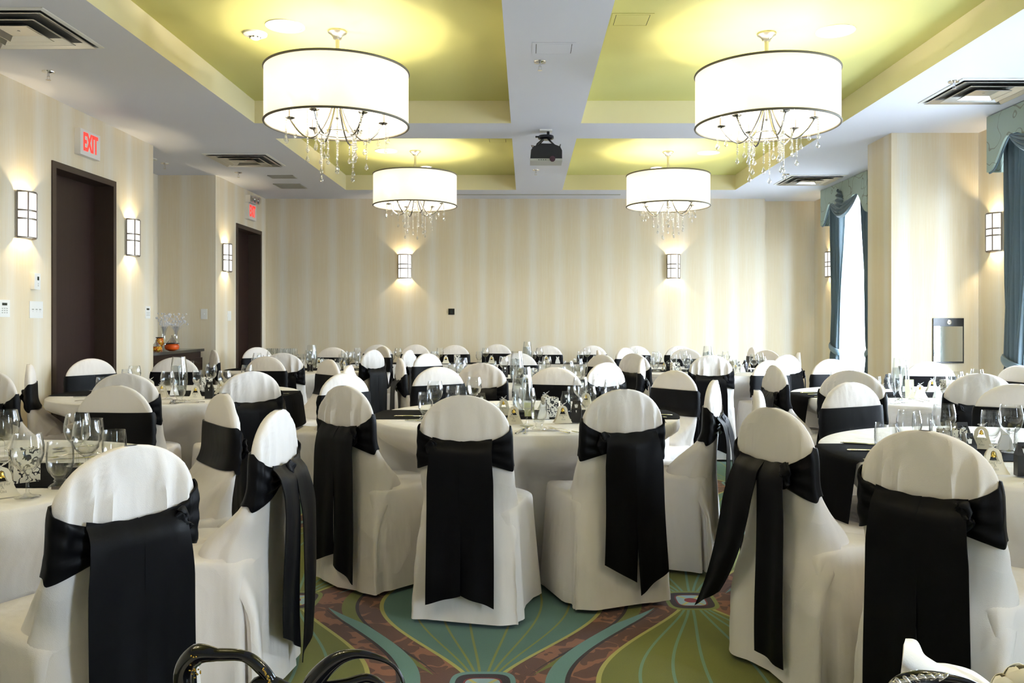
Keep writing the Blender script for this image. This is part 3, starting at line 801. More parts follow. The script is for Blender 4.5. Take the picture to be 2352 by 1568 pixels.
for i, (px, d, lb, nm) in enumerate(((376, 8.95, 'clear glass vase of glass sprays at left on the sideboard', 1), (404, 9.25, 'tall clear trumpet vase of glass sprays beside the orange bowl', 2))):
    x = wrld(px, d)
    root = thing('glass_vase', lb, 'vase', (x, d, SZ), 0, 'glass vases on the sideboard')
    m = MB(); m.lathe([(0.001, 0.002), (0.045, 0.002), (0.046, 0.01), (0.02, 0.03), (0.035, 0.06), (0.03, 0.09), (0.018, 0.12), (0.022, 0.19), (0.04, 0.26)], 20); obj('vase_body', m, MT['crystal'], root)
    m = spray(i + 4); m.xform(Matrix.Translation((0, 0, 0.16))); obj('glass_spray', m, MT['frost'], root)
x = wrld(395, 8.75); root = thing('lidded_bowl', 'orange art glass bowl with clear conical lid', 'bowl', (x, 8.75, SZ))
m = MB(); m.lathe([(0.001, 0.002), (0.03, 0.002), (0.065, 0.02), (0.075, 0.045), (0.068, 0.068), (0.055, 0.078)], 28); obj('bowl_body', m, MT['orange'], root)
m = MB(); m.lathe([(0.058, 0.076), (0.074, 0.080), (0.074, 0.086), (0.058, 0.090)], 28); obj('bowl_rim', m, MT['gloss'], root, label='black glass rim')
m = MB(); m.lathe([(0.058, 0.088), (0.045, 0.105), (0.015, 0.145), (0.006, 0.155), (0.010, 0.165), (0.001, 0.175)], 24); obj('lid', m, MT['crystal'], root)
x = wrld(367, 8.72); root = thing('art_glass_vase', 'mottled red and yellow art glass vase on the sideboard', 'vase', (x, 8.72, SZ))
m = MB(); m.lathe([(0.001, 0.002), (0.035, 0.002), (0.012, 0.02), (0.016, 0.035), (0.038, 0.075), (0.042, 0.105), (0.03, 0.14)], 24); obj('vase_body', m, MT['multi'], root)
m = MB(); m.lathe([(0.03, 0.138), (0.042, 0.142), (0.040, 0.150), (0.026, 0.150)], 24); obj('vase_rim', m, MT['gloss'], root, label='black glass rim')
x = wrld(359, 8.55); root = thing('lidded_bowl', 'small mottled art glass bowl half hidden by the wall corner', 'bowl', (x, 8.55, SZ))
m = MB(); m.lathe([(0.001, 0.002), (0.03, 0.002), (0.055, 0.02), (0.058, 0.04), (0.045, 0.055)], 24); obj('bowl_body', m, MT['multi'], root)
m = MB(); m.lathe([(0.046, 0.054), (0.058, 0.058), (0.046, 0.062), (0.02, 0.09), (0.004, 0.11), (0.008, 0.12), (0.001, 0.128)], 24); obj('lid', m, MT['crystal'], root)
# ================================================================== chairs
def spow(v, p): return math.copysign(abs(v) ** p, v)
ZT = 0.95
def back_dims(z):
    s = max(0.0, (z - 0.775) / (ZT - 0.775))
    w = (0.196 + 0.012 * (1 - min(z / 0.775, 1))) * (max(0, 1 - s ** 2.15)) ** 0.5
    if z < 0.5: w += 0.018 * (0.5 - z) / 0.5
    lean = -0.012 * smooth01((z - 0.4) / 0.5)
    th = 0.052 + 0.19 * smooth01((0.74 - z) / 0.27) ** 1.4
    if z < 0.50: th = 0.242 - 0.185 * smooth01((0.50 - z) / 0.24)
    th = th * (0.35 + 0.65 * sqrt(max(0, 1 - s ** 3)))
    yr = lean - 0.022 * max(0, 0.45 - z) / 0.45
    return w, yr, th
def back_pt(phi, z, off=0.0, seed=0, fold=1.0):
    w, yr, th = back_dims(z)
    c, s = cos(phi), sin(phi)
    x = spow(c, 0.62 - 0.30 * smooth01((0.55 - z) / 0.3)) * w; y = yr + th / 2 + spow(s, 0.75) * th / 2
    if s > 0 and z < 0.64: x *= 1 - 0.07 * smooth01((0.64 - z) / 0.12)
    if s < 0 and fold:                                     # gathered folds on the rear
        k = smooth01(-s * 1.6)
        hi = smooth01((z - 0.66) / 0.12) * (1 - 0.85 * smooth01((z - 0.83) / 0.11)) * (0.8, 1.7, 1.2, 0.7, 1.0)[int(seed) % 5]
        y -= fold * k * hi * (0.011 * (0.5 + 0.5 * cos(x * 118 + seed * 2.1 + 1.3 * sin(x * 21 + seed))) ** 2.2)
        lo = smooth01((0.66 - z) / 0.5)
        y -= fold * k * lo * (0.011 * sin(x * 21 + seed * 1.7 + z * 2) + 0.006 * sin(x * 47 + z * 5 + seed))
    if abs(c) > 0.5: x += math.copysign(0.004 * fold * sin(z * 26 + seed * 3 + c) * smooth01((abs(c) - 0.5) * 3), c) * (1 if z < 0.7 else 0.3)
    # outward offset
    if off:
        n = Vector((c / max(w, 0.05), s / max(th, 0.03) * 1.0, 0)); n = n.normalized() if n.length else n
        x += n.x * off; y += n.y * off
    return (x, y, z)
def cover_mesh(seed):
    m = MB(); n = 72
    zs = [0.02 + (0.775 - 0.02) * i / 26 for i in range(27)] + [0.775 + (ZT - 0.775) * sin(pi / 2 * i / 12) for i in range(1, 13)]
    zs[-1] = ZT - 0.0005
    m.grid([[back_pt(2 * pi * j / n, z, 0, seed) for j in range(n)] for z in zs], True)
    P = []; rnd = random.Random(seed)
    ph = [rnd.random() * 6 for _ in range(4)]
    for z, k in [(0.02 + 0.43 * i / 14, 1.0) for i in range(15)] + [(0.466, 0.993), (0.476, 0.978), (0.483, 0.94), (0.487, 0.8), (0.491, 0.5), (0.492, 0.2), (0.492, 0.01)]:
        row = []
        for j in range(64):
            a = 2 * pi * j / 64; c, s = cos(a), sin(a)
            hx = 0.212 + 0.024 * (1 - z / 0.48); hy = 0.228 + 0.015 * (1 - z / 0.48)
            x, y = spow(c, 0.36) * hx, spow(s, 0.36) * hy
            if z < 0.46:
                A = 0.013 * (1 - z / 0.48) + 0.003
                d = A * (sin(a * 7 + ph[0]) + 0.6 * sin(a * 12 + ph[1] + z * 4))
                q = sqrt(x * x + y * y); x += x / q * d; y += y / q * d
            row.append((x * k, 0.240 + y * k, z + (0.006 * sin(a * 3 + ph[2]) if z > 0.47 else 0)))
        P.append(row)
    m.grid(P, True)
    return m.mesh('chair_cover', MT['cover'], angle=60)
def band_mesh(seed, drop):
    m = MB(); n = 96; rows = 12; P = []
    for i in range(rows + 3):
        row = []
        for j in range(n):
            phi = 2 * pi * j / n; s = sin(phi); c = cos(phi)
            k = smooth01(-s * 1.5) * (1 - abs(spow(c, 0.62)) ** 1.3) if s < 0 else 0
            side = smooth01(-s * 3) if s < 0 else 0
            zt = 0.826 - 0.016 * side - 0.075 * (k ** 0.75) + 0.010 * c * drop * (1 if s < 0 else 0.4)
            zb = 0.660 - 0.022 * side + 0.060 * k + 0.012 * c * drop
            v = min(max((i - 1) / rows, 0), 1)
            z = zb + (zt - zb) * v
            off = 0.0015 if i in (0, rows + 2) else 0.0075
            pl = side * (0.0018 + 0.004 * k) * sin(v * 19 + seed + c * 5)
            row.append(back_pt(phi, z, off + pl + side * 0.006, seed, 0.5))
        P.append(row)
    m.grid(P, True)
    return m.mesh('sash_band', MT['sash'], angle=70)
def knot_mesh(seed, x0):
    m = MB(); m.ball((x0, -0.036, 0.730), 0.036, 18, 0.75, 0.30, 1.25)
    for k in range(len(m.v)):
        x, y, z = m.v[k]; d = 0.007 * sin((x - x0) * 110 + z * 95 + seed) + 0.003 * sin(z * 210 + x * 60); m.v[k] = (x + d * 0.9, y - abs(d) * 1.2, z + d * 0.5)
    return m.mesh('sash_knot', MT['sash'], angle=70)
def tail_mesh(x0, w, zb, slant, swing, out, seed):
    m = MB(); P = []
    for i in range(33):
        t = (i / 32) ** 1.35; row = []
        for k in range(11):
            u = k / 10 - 0.5
            zend = zb + slant * u * 2
            x = x0 * (0.90 + 0.10 * min(1, t * 4)) + u * w * (0.90 + 0.10 * min(1, t * 4) + 0.03 * t) + swing * t * t
            zt = 0.762 + 0.016 * min(1, abs(x0 + u * w) / 0.145) ** 2 + 0.0015 * sin(u * 12 + seed)
            z = zt - (zt - zend) * t
            y = -0.026 - 0.034 * sin(pi / 2 * min(1, t * 11)) - out * smooth01(t * 3.2) + 0.006 * sin(u * 8 + seed + t * 2) * t + 0.006 * sin(t * 5 + seed) * t
            y += 0.014 * (min(1, abs(x0 + u * w) / 0.145) ** 3) * (1 - smooth01(t * 5))
            row.append((x, min(y, -0.026), z))
        P.append(row)
    m.sheet(P, 0.003)
    return m.mesh('sash_tail', MT['sash'], angle=70)
def leg_mesh(x, y, dx, dy):
    m = MB(); m.tube([(x + dx, y + dy, 0.012), (x, y, 0.44)], 0.010, 8); m.tube([(x + dx, y + dy, 0.0), (x + dx, y + dy, 0.014)], 0.014, 12)
    return m.mesh('leg', MT['chrome'])
legs = [leg_mesh(-0.17, 0.10, -0.015, -0.055), leg_mesh(0.17, 0.10, 0.015, -0.055), leg_mesh(-0.16, 0.40, -0.015, 0.02), leg_mesh(0.16, 0.40, 0.015, 0.02)]
TAILS = [((-0.068, 0.142, 0.122, 0.022, 0.0, 0.0), (0.070, 0.142, 0.122, -0.022, 0.0, 0.002)),
         ((-0.071, 0.148, 0.15, 0.03, -0.004, 0.0), (0.070, 0.142, 0.10, -0.03, 0.012, 0.003)),
         ((-0.040, 0.150, 0.17, -0.045, 0.0, 0.0), (0.092, 0.130, 0.12, 0.045, 0.02, 0.004)),
         ((-0.075, 0.150, 0.20, 0.05, -0.20, 0.02), (0.060, 0.130, 0.09, -0.01, 0.0, 0.0)),
         ((-0.072, 0.145, 0.17, -0.045, 0.0, 0.015), (0.068, 0.140, 0.12, 0.045, 0.0, 0.025))]
protos = []
for sd in range(5):
    root = thing('banquet_chair', '', 'chair')
    link('chair_cover', cover_mesh(sd), root)
    link('sash_band', band_mesh(sd, (0.0, 0.6, -0.6, 0.9, 0.2)[sd]), root, label='black satin sash band')
    link('sash_knot', knot_mesh(sd, (-0.120, 0.120, -0.115, 0.110, 0.0)[sd]), root, label='black satin sash knot')
    for q in (0, 1): link('sash_tail', tail_mesh(*TAILS[sd][q], sd + 4 * q), root, label='black satin sash tail')
    for lm in legs: link('leg', lm, root)
    protos.append([root, False])

TB = dict(  # table: centre, radius, description, runner (left hang, right hang)
    L1=(-2.10, 2.80, 'front left table', 0.0, 0.0), L2=(-2.50, 5.96, 'middle left table', 0.0, 0.222), L3=(-2.38, 8.95, 'back left table', 0.0, 0.2),
    C1=(0.0, 4.61, 'front centre table', 0.0, 0.0), C2=(-0.08, 7.25, 'back centre table', 0.0, 0.1),
    R1=(2.05, 3.28, 'front right table', 0.222, 0.0), R2=(2.75, 5.85, 'middle right table', 0.215, 0.0), R3=(1.90, 8.70, 'back right table', 0.1, 0.0))
RT, TZ = 0.84, 0.73
CHAIRS = [  # table, column, row of the top, distance, seat, mesh variety, turn
    ('L1', 300, 1022, 2.12, 'near right', 1, 0.0), ('L1', 640, 940, 2.86, 'right', 4, -0.10), ('L1', 515, 903, 3.45, 'far right', 0, 0.0), ('L1', 268, 885, 3.90, 'far', 2, 0.0),
    ('C1', 1065, 907, 3.40, 'near left', 0, 0.0), ('C1', 1433, 893, 3.60, 'near right', 2, -0.06), ('C1', 790, 885, 3.86, 'left', 1, 0.15), ('C1', 1642, 872, 4.25, 'right', 4, 0.0),
    ('C1', 1552, 850, 5.40, 'far right', 0, 0.0), ('C1', 1275, 843, 5.82, 'far', 1, 0.0), ('C1', 1005, 842, 5.70, 'far left', 2, 0.0), ('C1', 788, 857, 5.10, 'left end', 0, -0.25),
    ('L2', 285, 857, 4.84, 'near', 0, 0.0), ('L2', 577, 852, 4.98, 'near right', 2, 0.0), ('L2', 803, 838, 5.95, 'right', 1, 0.0), ('L2', 757, 825, 6.75, 'far right', 0, 0.0),
    ('L2', 612, 818, 7.12, 'far', 2, 0.0), ('L2', 403, 820, 7.02, 'far left', 1, -0.25), ('L2', 208, 823, 6.45, 'left', 2, -0.15), ('L2', 66, 836, 5.62, 'left end', 0, 0.1), ('L2', -8, 855, 4.90, 'near left', 1, 0.0),
    ('L3', 649, 810, 7.75, 'near', 1, 0.0), ('L3', 490, 803, 8.55, 'left', 2, 0.1), ('L3', 590, 797, 9.70, 'far left', 0, 0.0), ('L3', 765, 797, 9.98, 'far', 1, 0.0),
    ('L3', 880, 795, 9.55, 'far right', 2, 0.0), ('L3', 858, 803, 8.35, 'near right', 0, 0.15), ('L3', 940, 803, 8.90, 'right', 1, -0.2),
    ('C2', 1105, 833, 6.10, 'near left', 0, 0.0), ('C2', 1393, 832, 6.30, 'near right', 2, 0.0), ('C2', 980, 811, 7.95, 'far left', 1, 0.0), ('C2', 918, 822, 6.95, 'left', 2, 0.0),
    ('C2', 1190, 810, 8.28, 'far', 0, 0.0), ('C2', 1384, 814, 8.05, 'far right', 1, 0.0), ('C2', 1476, 822, 7.05, 'right', 2, 0.0),
    ('R1', 2125, 988, 2.36, 'near left', 1, -0.08), ('R1', 1772, 935, 2.92, 'left', 3, 0.14), ('R1', 1738, 895, 3.62, 'left end', 0, 0.0), ('R1', 1952, 877, 4.22, 'far left', 2, 0.0), ('R1', 2335, 881, 4.26, 'far', 0, 0.0),
    ('R2', 2252, 857, 4.78, 'near', 0, -0.1), ('R2', 1955, 850, 5.02, 'near left', 2, 0.14), ('R2', 1778, 838, 5.75, 'left', 1, 0.0), ('R2', 1768, 827, 6.72, 'left end', 3, -0.3),
    ('R2', 1909, 824, 6.80, 'far left', 0, 0.0), ('R2', 2135, 830, 6.86, 'far', 2, 0.2), ('R2', 2342, 839, 6.12, 'far right', 1, 0.0),
    ('R3', 1633, 815, 7.40, 'near', 1, 0.0), ('R3', 1455, 811, 7.90, 'near left', 0, 0.0), ('R3', 1373, 804, 8.75, 'left', 2, 0.0), ('R3', 1435, 798, 9.40, 'far left', 1, 0.0),
    ('R3', 1575, 800, 9.72, 'far', 0, 0.0), ('R3', 1762, 804, 9.45, 'far right', 1, 0.0), ('R3', 1835, 809, 8.45, 'right', 0, 0.0), ('R3', 1808, 814, 7.75, 'near right', 2, 0.0),
]
HEAD_PX = [(868, 791), (955, 791), (1045, 792), (1142, 790), (1258, 793), (1360, 793), (1460, 794), (1560, 794)]
seats = {k: [] for k in TB}
def put_chair(px, py, d, rz, sd, label, group):
    x = wrld(px, d); sz = (EYE - (py - VY) * d / F_PX) / ZT
    p = protos[sd]
    if not p[1]:
        p[1] = True; r = p[0]; r.location = (x, d, 0); r.rotation_euler = (0, 0, rz); r.scale = (1, 1, sz); r['label'] = label; r['group'] = group
        return r
    return dup(p[0], (x, d, 0), rz, label, group, sz)
for tb, px, py, d, nm, sd, turn in CHAIRS:
    cx, cy, tn = TB[tb][:3]; x = wrld(px, d)
    ang = atan2(cy - d, cx - x); rz = ang - pi / 2 + turn
    seats[tb].append((x, d, ang, nm, sqrt((x - cx) ** 2 + (d - cy) ** 2)))
    put_chair(px, py, d, rz, sd, 'white covered chair with black sash at the %s seat of the %s' % (nm, tn), 'white covered banquet chairs')
ordn = ['first', 'second', 'third', 'fourth', 'fifth', 'sixth', 'seventh', 'eighth']
for i, (px, py) in enumerate(HEAD_PX):
    put_chair(px, py, 10.98, pi, (i * 2 + 1) % 3, 'white covered chair with black band behind the long head table, %s from the left' % ordn[i], 'white covered banquet chairs')

put_chair(1729, 797, 10.75, pi / 2, 2, 'white covered chair with black band at the right end of the head table, sideways', 'white covered banquet chairs')

# ================================================================== tables
def table_cloth(cx, cy, st, seed, zbot=0.012, R=RT):
    n, P = 240, []
    top = [(0.02, TZ), (R * 0.5, TZ), (R * 0.9, TZ), (R - 0.006, TZ), (R, TZ - 0.004)]
    for r, z in top: P.append([(r * cos(2 * pi * j / n), r * sin(2 * pi * j / n), z) for j in range(n)])
    zz = [TZ - 0.02 - (TZ - 0.02 - zbot) * (i / 26) ** 1.1 for i in range(27)]
    for z in zz:
        row = []
        for j in range(n):
            a = 2 * pi * j / n; t = (TZ - z) / TZ
            fold = sin(a * 15 + seed) + 0.6 * sin(a * 26 + seed * 2.3) + 0.4 * sin(a * 7 + seed)
            r = R + 0.045 * t + 0.032 * t ** 0.8 * fold
            k = 0; L = 9
            for (sx, sy, ang, nm, D) in st:
                th = ang + pi - a; th = atan2(sin(th), cos(th))
                lim = (D - 0.50 if D - 0.5 > 0.42 else 0.42)
                hw = atan2(0.235, max(lim, 0.3))
                w = smooth01((hw + 0.20 - abs(th)) / 0.20)
                if w > k: k = w
                if w > 0: L = min(L, lim - 0.02 + 0.25 * (1 - w))
            g = smooth01((TZ - 0.04 - z) / 0.20)
            if k > 0 and L < r: r = r + (L - r) * g * k + 0.006 * fold * t
            row.append((r * cos(a), r * sin(a), z))
        P.append(row)
    m = MB(); m.grid(P, True)
    m.add([(0.0, 0, TZ)], []); c = len(m.v) - 1
    for j in range(n): m.f.append((c, j, (j + 1) % n)); m.mi.append(0)
    return m
for i, (k, (cx, cy, tn, hl, hr)) in enumerate(TB.items()):
    root = thing('round_table', 'round banquet table hidden under the cloth of the ' + tn, 'table', (cx, cy, 0), 0, 'round banquet tables')
    m = MB(); m.lathe([(0.001, TZ - 0.03), (RT - 0.03, TZ - 0.03), (RT - 0.02, TZ - 0.02), (RT - 0.03, TZ - 0.006), (0.001, TZ - 0.006)], 48); obj('tabletop', m, MT['wood'], root)
    m = MB(); m.lathe([(0.001, 0), (0.24, 0), (0.24, 0.02), (0.05, 0.05), (0.04, 0.60), (0.12, TZ - 0.03), (0.001, TZ - 0.03)], 24); obj('pedestal', m, MT['blackp'], root)
    m = table_cloth(cx, cy, seats[k], i * 1.3)
    obj('tablecloth', m, MT['cloth'], None, (cx, cy, 0), angle=70, label='white floor length cloth over the round ' + tn, category='tablecloth', group='round white tablecloths')
    # black runner across the table
    hw = 0.22; m = MB(); P = []
    for q in range(13):
        w = -hw + 2 * hw * q / 12; xe = sqrt((RT + 0.004) ** 2 - w * w); row = []
        hlq = max(0, hl - 0.06 * (1 + w / hw)) if hl else 0
        for s in range(9):
            if hl: row.append((-xe - 0.012 - 0.03 * (1 - s / 8), w, TZ - 0.008 - hl * (1 - s / 8) + 0.10 * max(0, -w / hw) * (1 - s / 8) * 0))
        for s in range(17): row.append((-xe + 0.0 + (2 * xe) * s / 16, w, TZ + 0.002))
        for s in range(1, 9):
            if hr: row.append((xe + 0.012 + 0.03 * s / 8, w, TZ - 0.008 - hr * s / 8))
        P.append(row)
    m.sheet(P, -0.002)
    obj('table_runner', m, MT['runner'], None, (cx, cy, 0), angle=60, label='black cloth runner laid across the ' + tn, category='table runner', group='black table runners')

# long head table along the far wall
HX0, HX1, HY0, HY1 = -2.15, 2.40, 10.02, 10.42
root = thing('head_table', 'long rectangular head table hidden under white cloth by far wall', 'table', (0, 10.235, 0))
m = MB(); m.box(HX0 + 0.01, HX1 - 0.01, HY0 - 10.235 + 0.01, HY1 - 10.235 - 0.01, TZ - 0.03, TZ - 0.006); obj('tabletop', m, MT['wood'], root, smooth=False)
for x in (HX0 + 0.1, HX1 - 0.1):
    for y in (-0.16, 0.16): m = MB(); m.tube([(x, y, 0), (x, y, TZ - 0.03)], 0.016); obj('leg', m, MT['chrome'], root)
m = MB(); P = []; per = []
for x0, y0, x1, y1, n in ((HX0, HY0, HX1, HY0, 90), (HX1, HY0, HX1, HY1, 12), (HX1, HY1, HX0, HY1, 90), (HX0, HY1, HX0, HY0, 12)):
    for k in range(n): per.append((x0 + (x1 - x0) * k / n, y0 + (y1 - y0) * k / n, (y1 - y0, x0 - x1)))
for z in (TZ, TZ - 0.01, 0.6, 0.4, 0.2, 0.012):
    row = []
    for i, (x, y, nn) in enumerate(per):
        q = sqrt(nn[0] ** 2 + nn[1] ** 2); A = (TZ - z) * 0.03
        d = A * (1 + sin(i * 0.55) * 0.8 + 0.4 * sin(i * 1.3)); row.append((x + nn[0] / q * d, y - 10.235 + nn[1] / q * d, z))
    P.append(row)
m.grid(P, True); m.f.append(tuple(range(len(per)))); m.mi.append(0)
obj('tablecloth', m, MT['cloth'], None, (0, 10.235, 0), label='white floor length cloth over the long head table by the far wall', category='tablecloth')
m = MB(); m.sheet([[(x, y, TZ + 0.001) for x in (HX0 - 0.002, -1, 0, 1, HX1 + 0.002)] for y in (-0.206, 0, 0.206)], -0.003)
obj('table_runner', m, MT['runner'], None, (0, 10.235, 0), smooth=False, label='long black cloth runner covering the head table top', category='table runner')

# ================================================================== tableware
def wine_mesh():
    m = MB()
    m.lathe([(0.0005, 0.001), (0.034, 0.001), (0.035, 0.003), (0.012, 0.009), (0.0045, 0.016), (0.0040, 0.060), (0.0065, 0.072), (0.020, 0.081), (0.036, 0.100), (0.0445, 0.128), (0.0440, 0.152), (0.0370, 0.186), (0.0366, 0.188), (0.0355, 0.186), (0.0427, 0.152), (0.0432, 0.128), (0.035, 0.102), (0.018, 0.085), (0.0005, 0.082)], 28)
    return m.mesh('wine_glass', MT['glass'], angle=70)
def goblet_mesh():
    m = MB()
    m.lathe([(0.0005, 0.001), (0.033, 0.001), (0.034, 0.005), (0.026, 0.012), (0.016, 0.018), (0.019, 0.023), (0.015, 0.028), (0.026, 0.040), (0.036, 0.062), (0.0395, 0.088), (0.0385, 0.118), (0.0355, 0.142), (0.0355, 0.144), (0.0340, 0.142), (0.0370, 0.118), (0.0380, 0.088), (0.034, 0.063), (0.022, 0.042), (0.0005, 0.036)], 28)
    return m.mesh('water_goblet', MT['glass'], angle=70)
def knife_mesh():
    m = MB(); P = []
    for t, w, h in ((0, 0.004, 0.002), (0.01, 0.0055, 0.004), (0.06, 0.0045, 0.004), (0.10, 0.0035, 0.003), (0.11, 0.009, 0.0015), (0.18, 0.0095, 0.0012), (0.215, 0.006, 0.001), (0.225, 0.001, 0.0006)):
        P.append([(w * cos(a), t, 0.0035 + h * sin(a)) for a in [2 * pi * j / 10 for j in range(10)]])
    m.grid(P, True); return m.mesh('table_knife', MT['steel'])
def handle(m, L):
    P = []
    for t, w, h, z in ((0, 0.003, 0.0015, 0.003), (0.006, 0.0085, 0.0025, 0.003), (0.05, 0.005, 0.002, 0.004), (0.09, 0.003, 0.002, 0.007), (L, 0.0032, 0.0018, 0.009)):
        P.append([(w * cos(a), t, z + h * sin(a)) for a in [2 * pi * j / 10 for j in range(10)]])
    m.grid(P, True)
def spoon_mesh():
    m = MB(); handle(m, 0.12)
    P = []
    for i in range(9):
        t = i / 8; y = 0.118 + 0.062 * t; w = 0.021 * sin(pi * min(0.02 + t * 0.96, 1)) ** 0.6
        P.append([(w * u, y, 0.010 - 0.007 * sin(pi * t) * (1 - u * u)) for u in (-1, -0.6, 0, 0.6, 1)])
    m.sheet(P, -0.0012); return m.mesh('table_spoon', MT['steel'], angle=60)
def fork_mesh():
    m = MB(); handle(m, 0.12)
    P = []
    for t, w, z in ((0, 0.003, 0.009), (0.012, 0.010, 0.007), (0.025, 0.0125, 0.005), (0.034, 0.0125, 0.0045)): P.append([(w * u, 0.12 + t, z) for u in (-1, 0, 1)])
    m.sheet(P, -0.0015)
    for k in range(4):
        x = -0.0107 + k * 0.0071; m.tube([(x, 0.152, 0.0045), (x, 0.175, 0.004), (x, 0.20, 0.010)], [0.0019, 0.0017, 0.0008], 6)
    return m.mesh('table_fork', MT['steel'], angle=60)
def outline_plate(outer, holes, th, nm, mt):               # an upright cut card with real thickness
    bm = bmesh.new(); es = []
    for loop in [outer] + holes:
        vs = [bm.verts.new((x, 0, z)) for x, z in loop]
        es += [bm.edges.new((vs[i], vs[(i + 1) % len(vs)])) for i in range(len(vs))]
    bmesh.ops.triangle_fill(bm, edges=es, use_beauty=True)
    g = bmesh.ops.extrude_face_region(bm, geom=bm.faces[:])
    for v in [v for v in g['geom'] if isinstance(v, bmesh.types.BMVert)]: v.co.y += th
    bmesh.ops.recalc_face_normals(bm, faces=bm.faces)
    me = bpy.data.meshes.new(nm); bm.to_mesh(me); bm.free(); me.materials.append(mt); return me
def bell_outline(w, h, z0, n=12):
    pts = []
    for i in range(n + 1):
        t = i / n; z = z0 + h * t
        x = w / 2 * (0.50 + 0.5 * (1 - t) ** 2.6) if t < 0.62 else w / 2 * (0.50 + 0.5 * 0.38 ** 2.6) * sqrt(max(0, 1 - ((t - 0.62) / 0.38) ** 2))
        pts.append((x, z))
    return pts[:-1] + [(-x, z) for x, z in pts[::-1]]
def script_lines(): pass
card_text = text_mesh('Ring For\nA\nKiss', 0.0125, MT['print'], 0.0002)
def curl(m, pts): m.tube(pts, 0.00045, 4)
def make_bell_card():
    root = thing('bell_favour_card', '', 'favour card')
    for sg in (1, -1):
        me = outline_plate(bell_outline(0.096, 0.092, 0), [bell_outline(0.036, 0.036, 0.044)], 0.0012, 'card_panel', MT['card'])
        o = link('card_panel', me, root, (0, -0.019 * sg, 0)); o.rotation_euler = (-0.20 * sg, 0, 0 if sg > 0 else 0)
    t = link('card_lettering', card_text, root, (0, -0.0168, 0.029)); t.rotation_euler = (pi / 2 - 0.20, 0, 0)
    m = MB()
    for sx in (-1, 1):
        pts = [(sx * (0.032 + 0.007 * cos(a)), -0.0183 + 0.2 * (0.013 + 0.007 * sin(a)), 0.013 + 0.007 * sin(a)) for a in [i * 2 * pi / 14 for i in range(15)]]
        curl(m, pts); curl(m, [(p[0] - sx * 0.010, p[1], p[2] - 0.001) for p in pts])
        curl(m, [(sx * (0.022 + 0.004 * sin(i * 0.9)), -0.0183 + 0.2 * (0.080 - i * 0.006), 0.080 - i * 0.006) for i in range(7)])
    obj('card_scrolls', m, MT['print'], root)
    m = MB(); m.lathe([(0.0105, 0), (0.0085, 0.003), (0.006, 0.010), (0.0055, 0.015), (0.002, 0.018), (0.0005, 0.0185)], 14); m.ball((0, 0, -0.001), 0.0025, 6)
    m.xform(Matrix.Translation((0, -0.004, 0.058))); obj('small_bell', m, MT['gold'], root, label='small gold bell')
    m = MB()
    for sx in (-1, 1):
        m.tube([(0, -0.001, 0.090), (sx * 0.008, -0.003, 0.100), (sx * 0.014, -0.003, 0.098), (0.0, -0.002, 0.091)], 0.0011, 5)
        m.tube([(0, -0.002, 0.091), (sx * 0.010, -0.010, 0.094 + 0.006 * sx), (sx * 0.020, -0.013, 0.098 + 0.010 * sx)], 0.0010, 5)
    obj('ribbon_bow', m, MT['cardw'], root)
    return root
def make_tux():
    root = thing('tuxedo_favour_box', '', 'favour box')
    m = MB(); P = [[(sx * w, sy * d, z) for sx, sy in ((-1, -1), (1, -1), (1, 1), (-1, 1))] for z, w, d in ((0, 0.026, 0.017), (0.07, 0.026, 0.017), (0.098, 0.020, 0.006), (0.112, 0.020, 0.0015))]
    m.grid(P, True); m.add(P[0], [(0, 3, 2, 1)]); m.add(P[-1], [(0, 1, 2, 3)]); obj('box_body', m, MT['blackc'], root, smooth=False)
    m = MB(); m.add([(-0.010, -0.0095, 0.094), (0.010, -0.0095, 0.094), (0, -0.0178, 0.050), (-0.010, -0.0115, 0.094), (0.010, -0.0115, 0.094), (0, -0.0192, 0.050)], [(0, 1, 2), (3, 5, 4), (0, 3, 4, 1), (1, 4, 5, 2), (2, 5, 3, 0)]); obj('shirt_front', m, MT['cardw'], root, smooth=False, label='white shirt triangle')
    m = MB()
    for sx in (-1, 1): m.tube([(0, -0.012, 0.096), (sx * 0.009, -0.013, 0.096)], [0.0015, 0.005], 6)
    obj('bow_tie', m, MT['blackc'], root)
    return root
def make_dress():
    root = thing('gown_favour_box', '', 'favour box')
    pts = [(0.030, 0), (0.024, 0.03), (0.014, 0.062), (0.016, 0.072), (0.019, 0.084), (0.016, 0.088), (0.010, 0.082), (0.004, 0.075)]
    outer = pts + [(-x, z) for x, z in pts[::-1]]
    for sg in (1, -1):
        me = outline_plate(outer, [], 0.0012, 'gown_panel', MT['cardw']); o = link('gown_panel', me, root, (0, -0.015 * sg, 0)); o.rotation_euler = (-0.17 * sg, 0, 0)
    m = MB(); m.box(-0.028, 0.028, -0.013, 0.013, 0, 0.002); obj('box_base', m, MT['cardw'], root, smooth=False)
    m = MB(); m.tube([(-0.014, -0.008, 0.062), (0.0, -0.012, 0.064), (0.014, -0.008, 0.062)], 0.0013, 5); m.tube([(0, -0.011, 0.064), (0.022, -0.018, 0.070)], 0.001, 5); obj('ribbon', m, MT['card'], root)
    return root
WINE, GOB, KNIFE, SPOON, FORK = wine_mesh(), goblet_mesh(), knife_mesh(), spoon_mesh(), fork_mesh()
used = {}
mk = {'bell': make_bell_card, 'tux': make_tux, 'gown': make_dress}
def favour(kind, loc, rz, label, group):
    if kind not in used:
        r = mk[kind](); used[kind] = r; r.location = loc; r.rotation_euler = (0, 0, rz); r['label'] = label; r['group'] = group
    else: dup(used[kind], loc, rz, label, group)
rnd = random.Random(11)
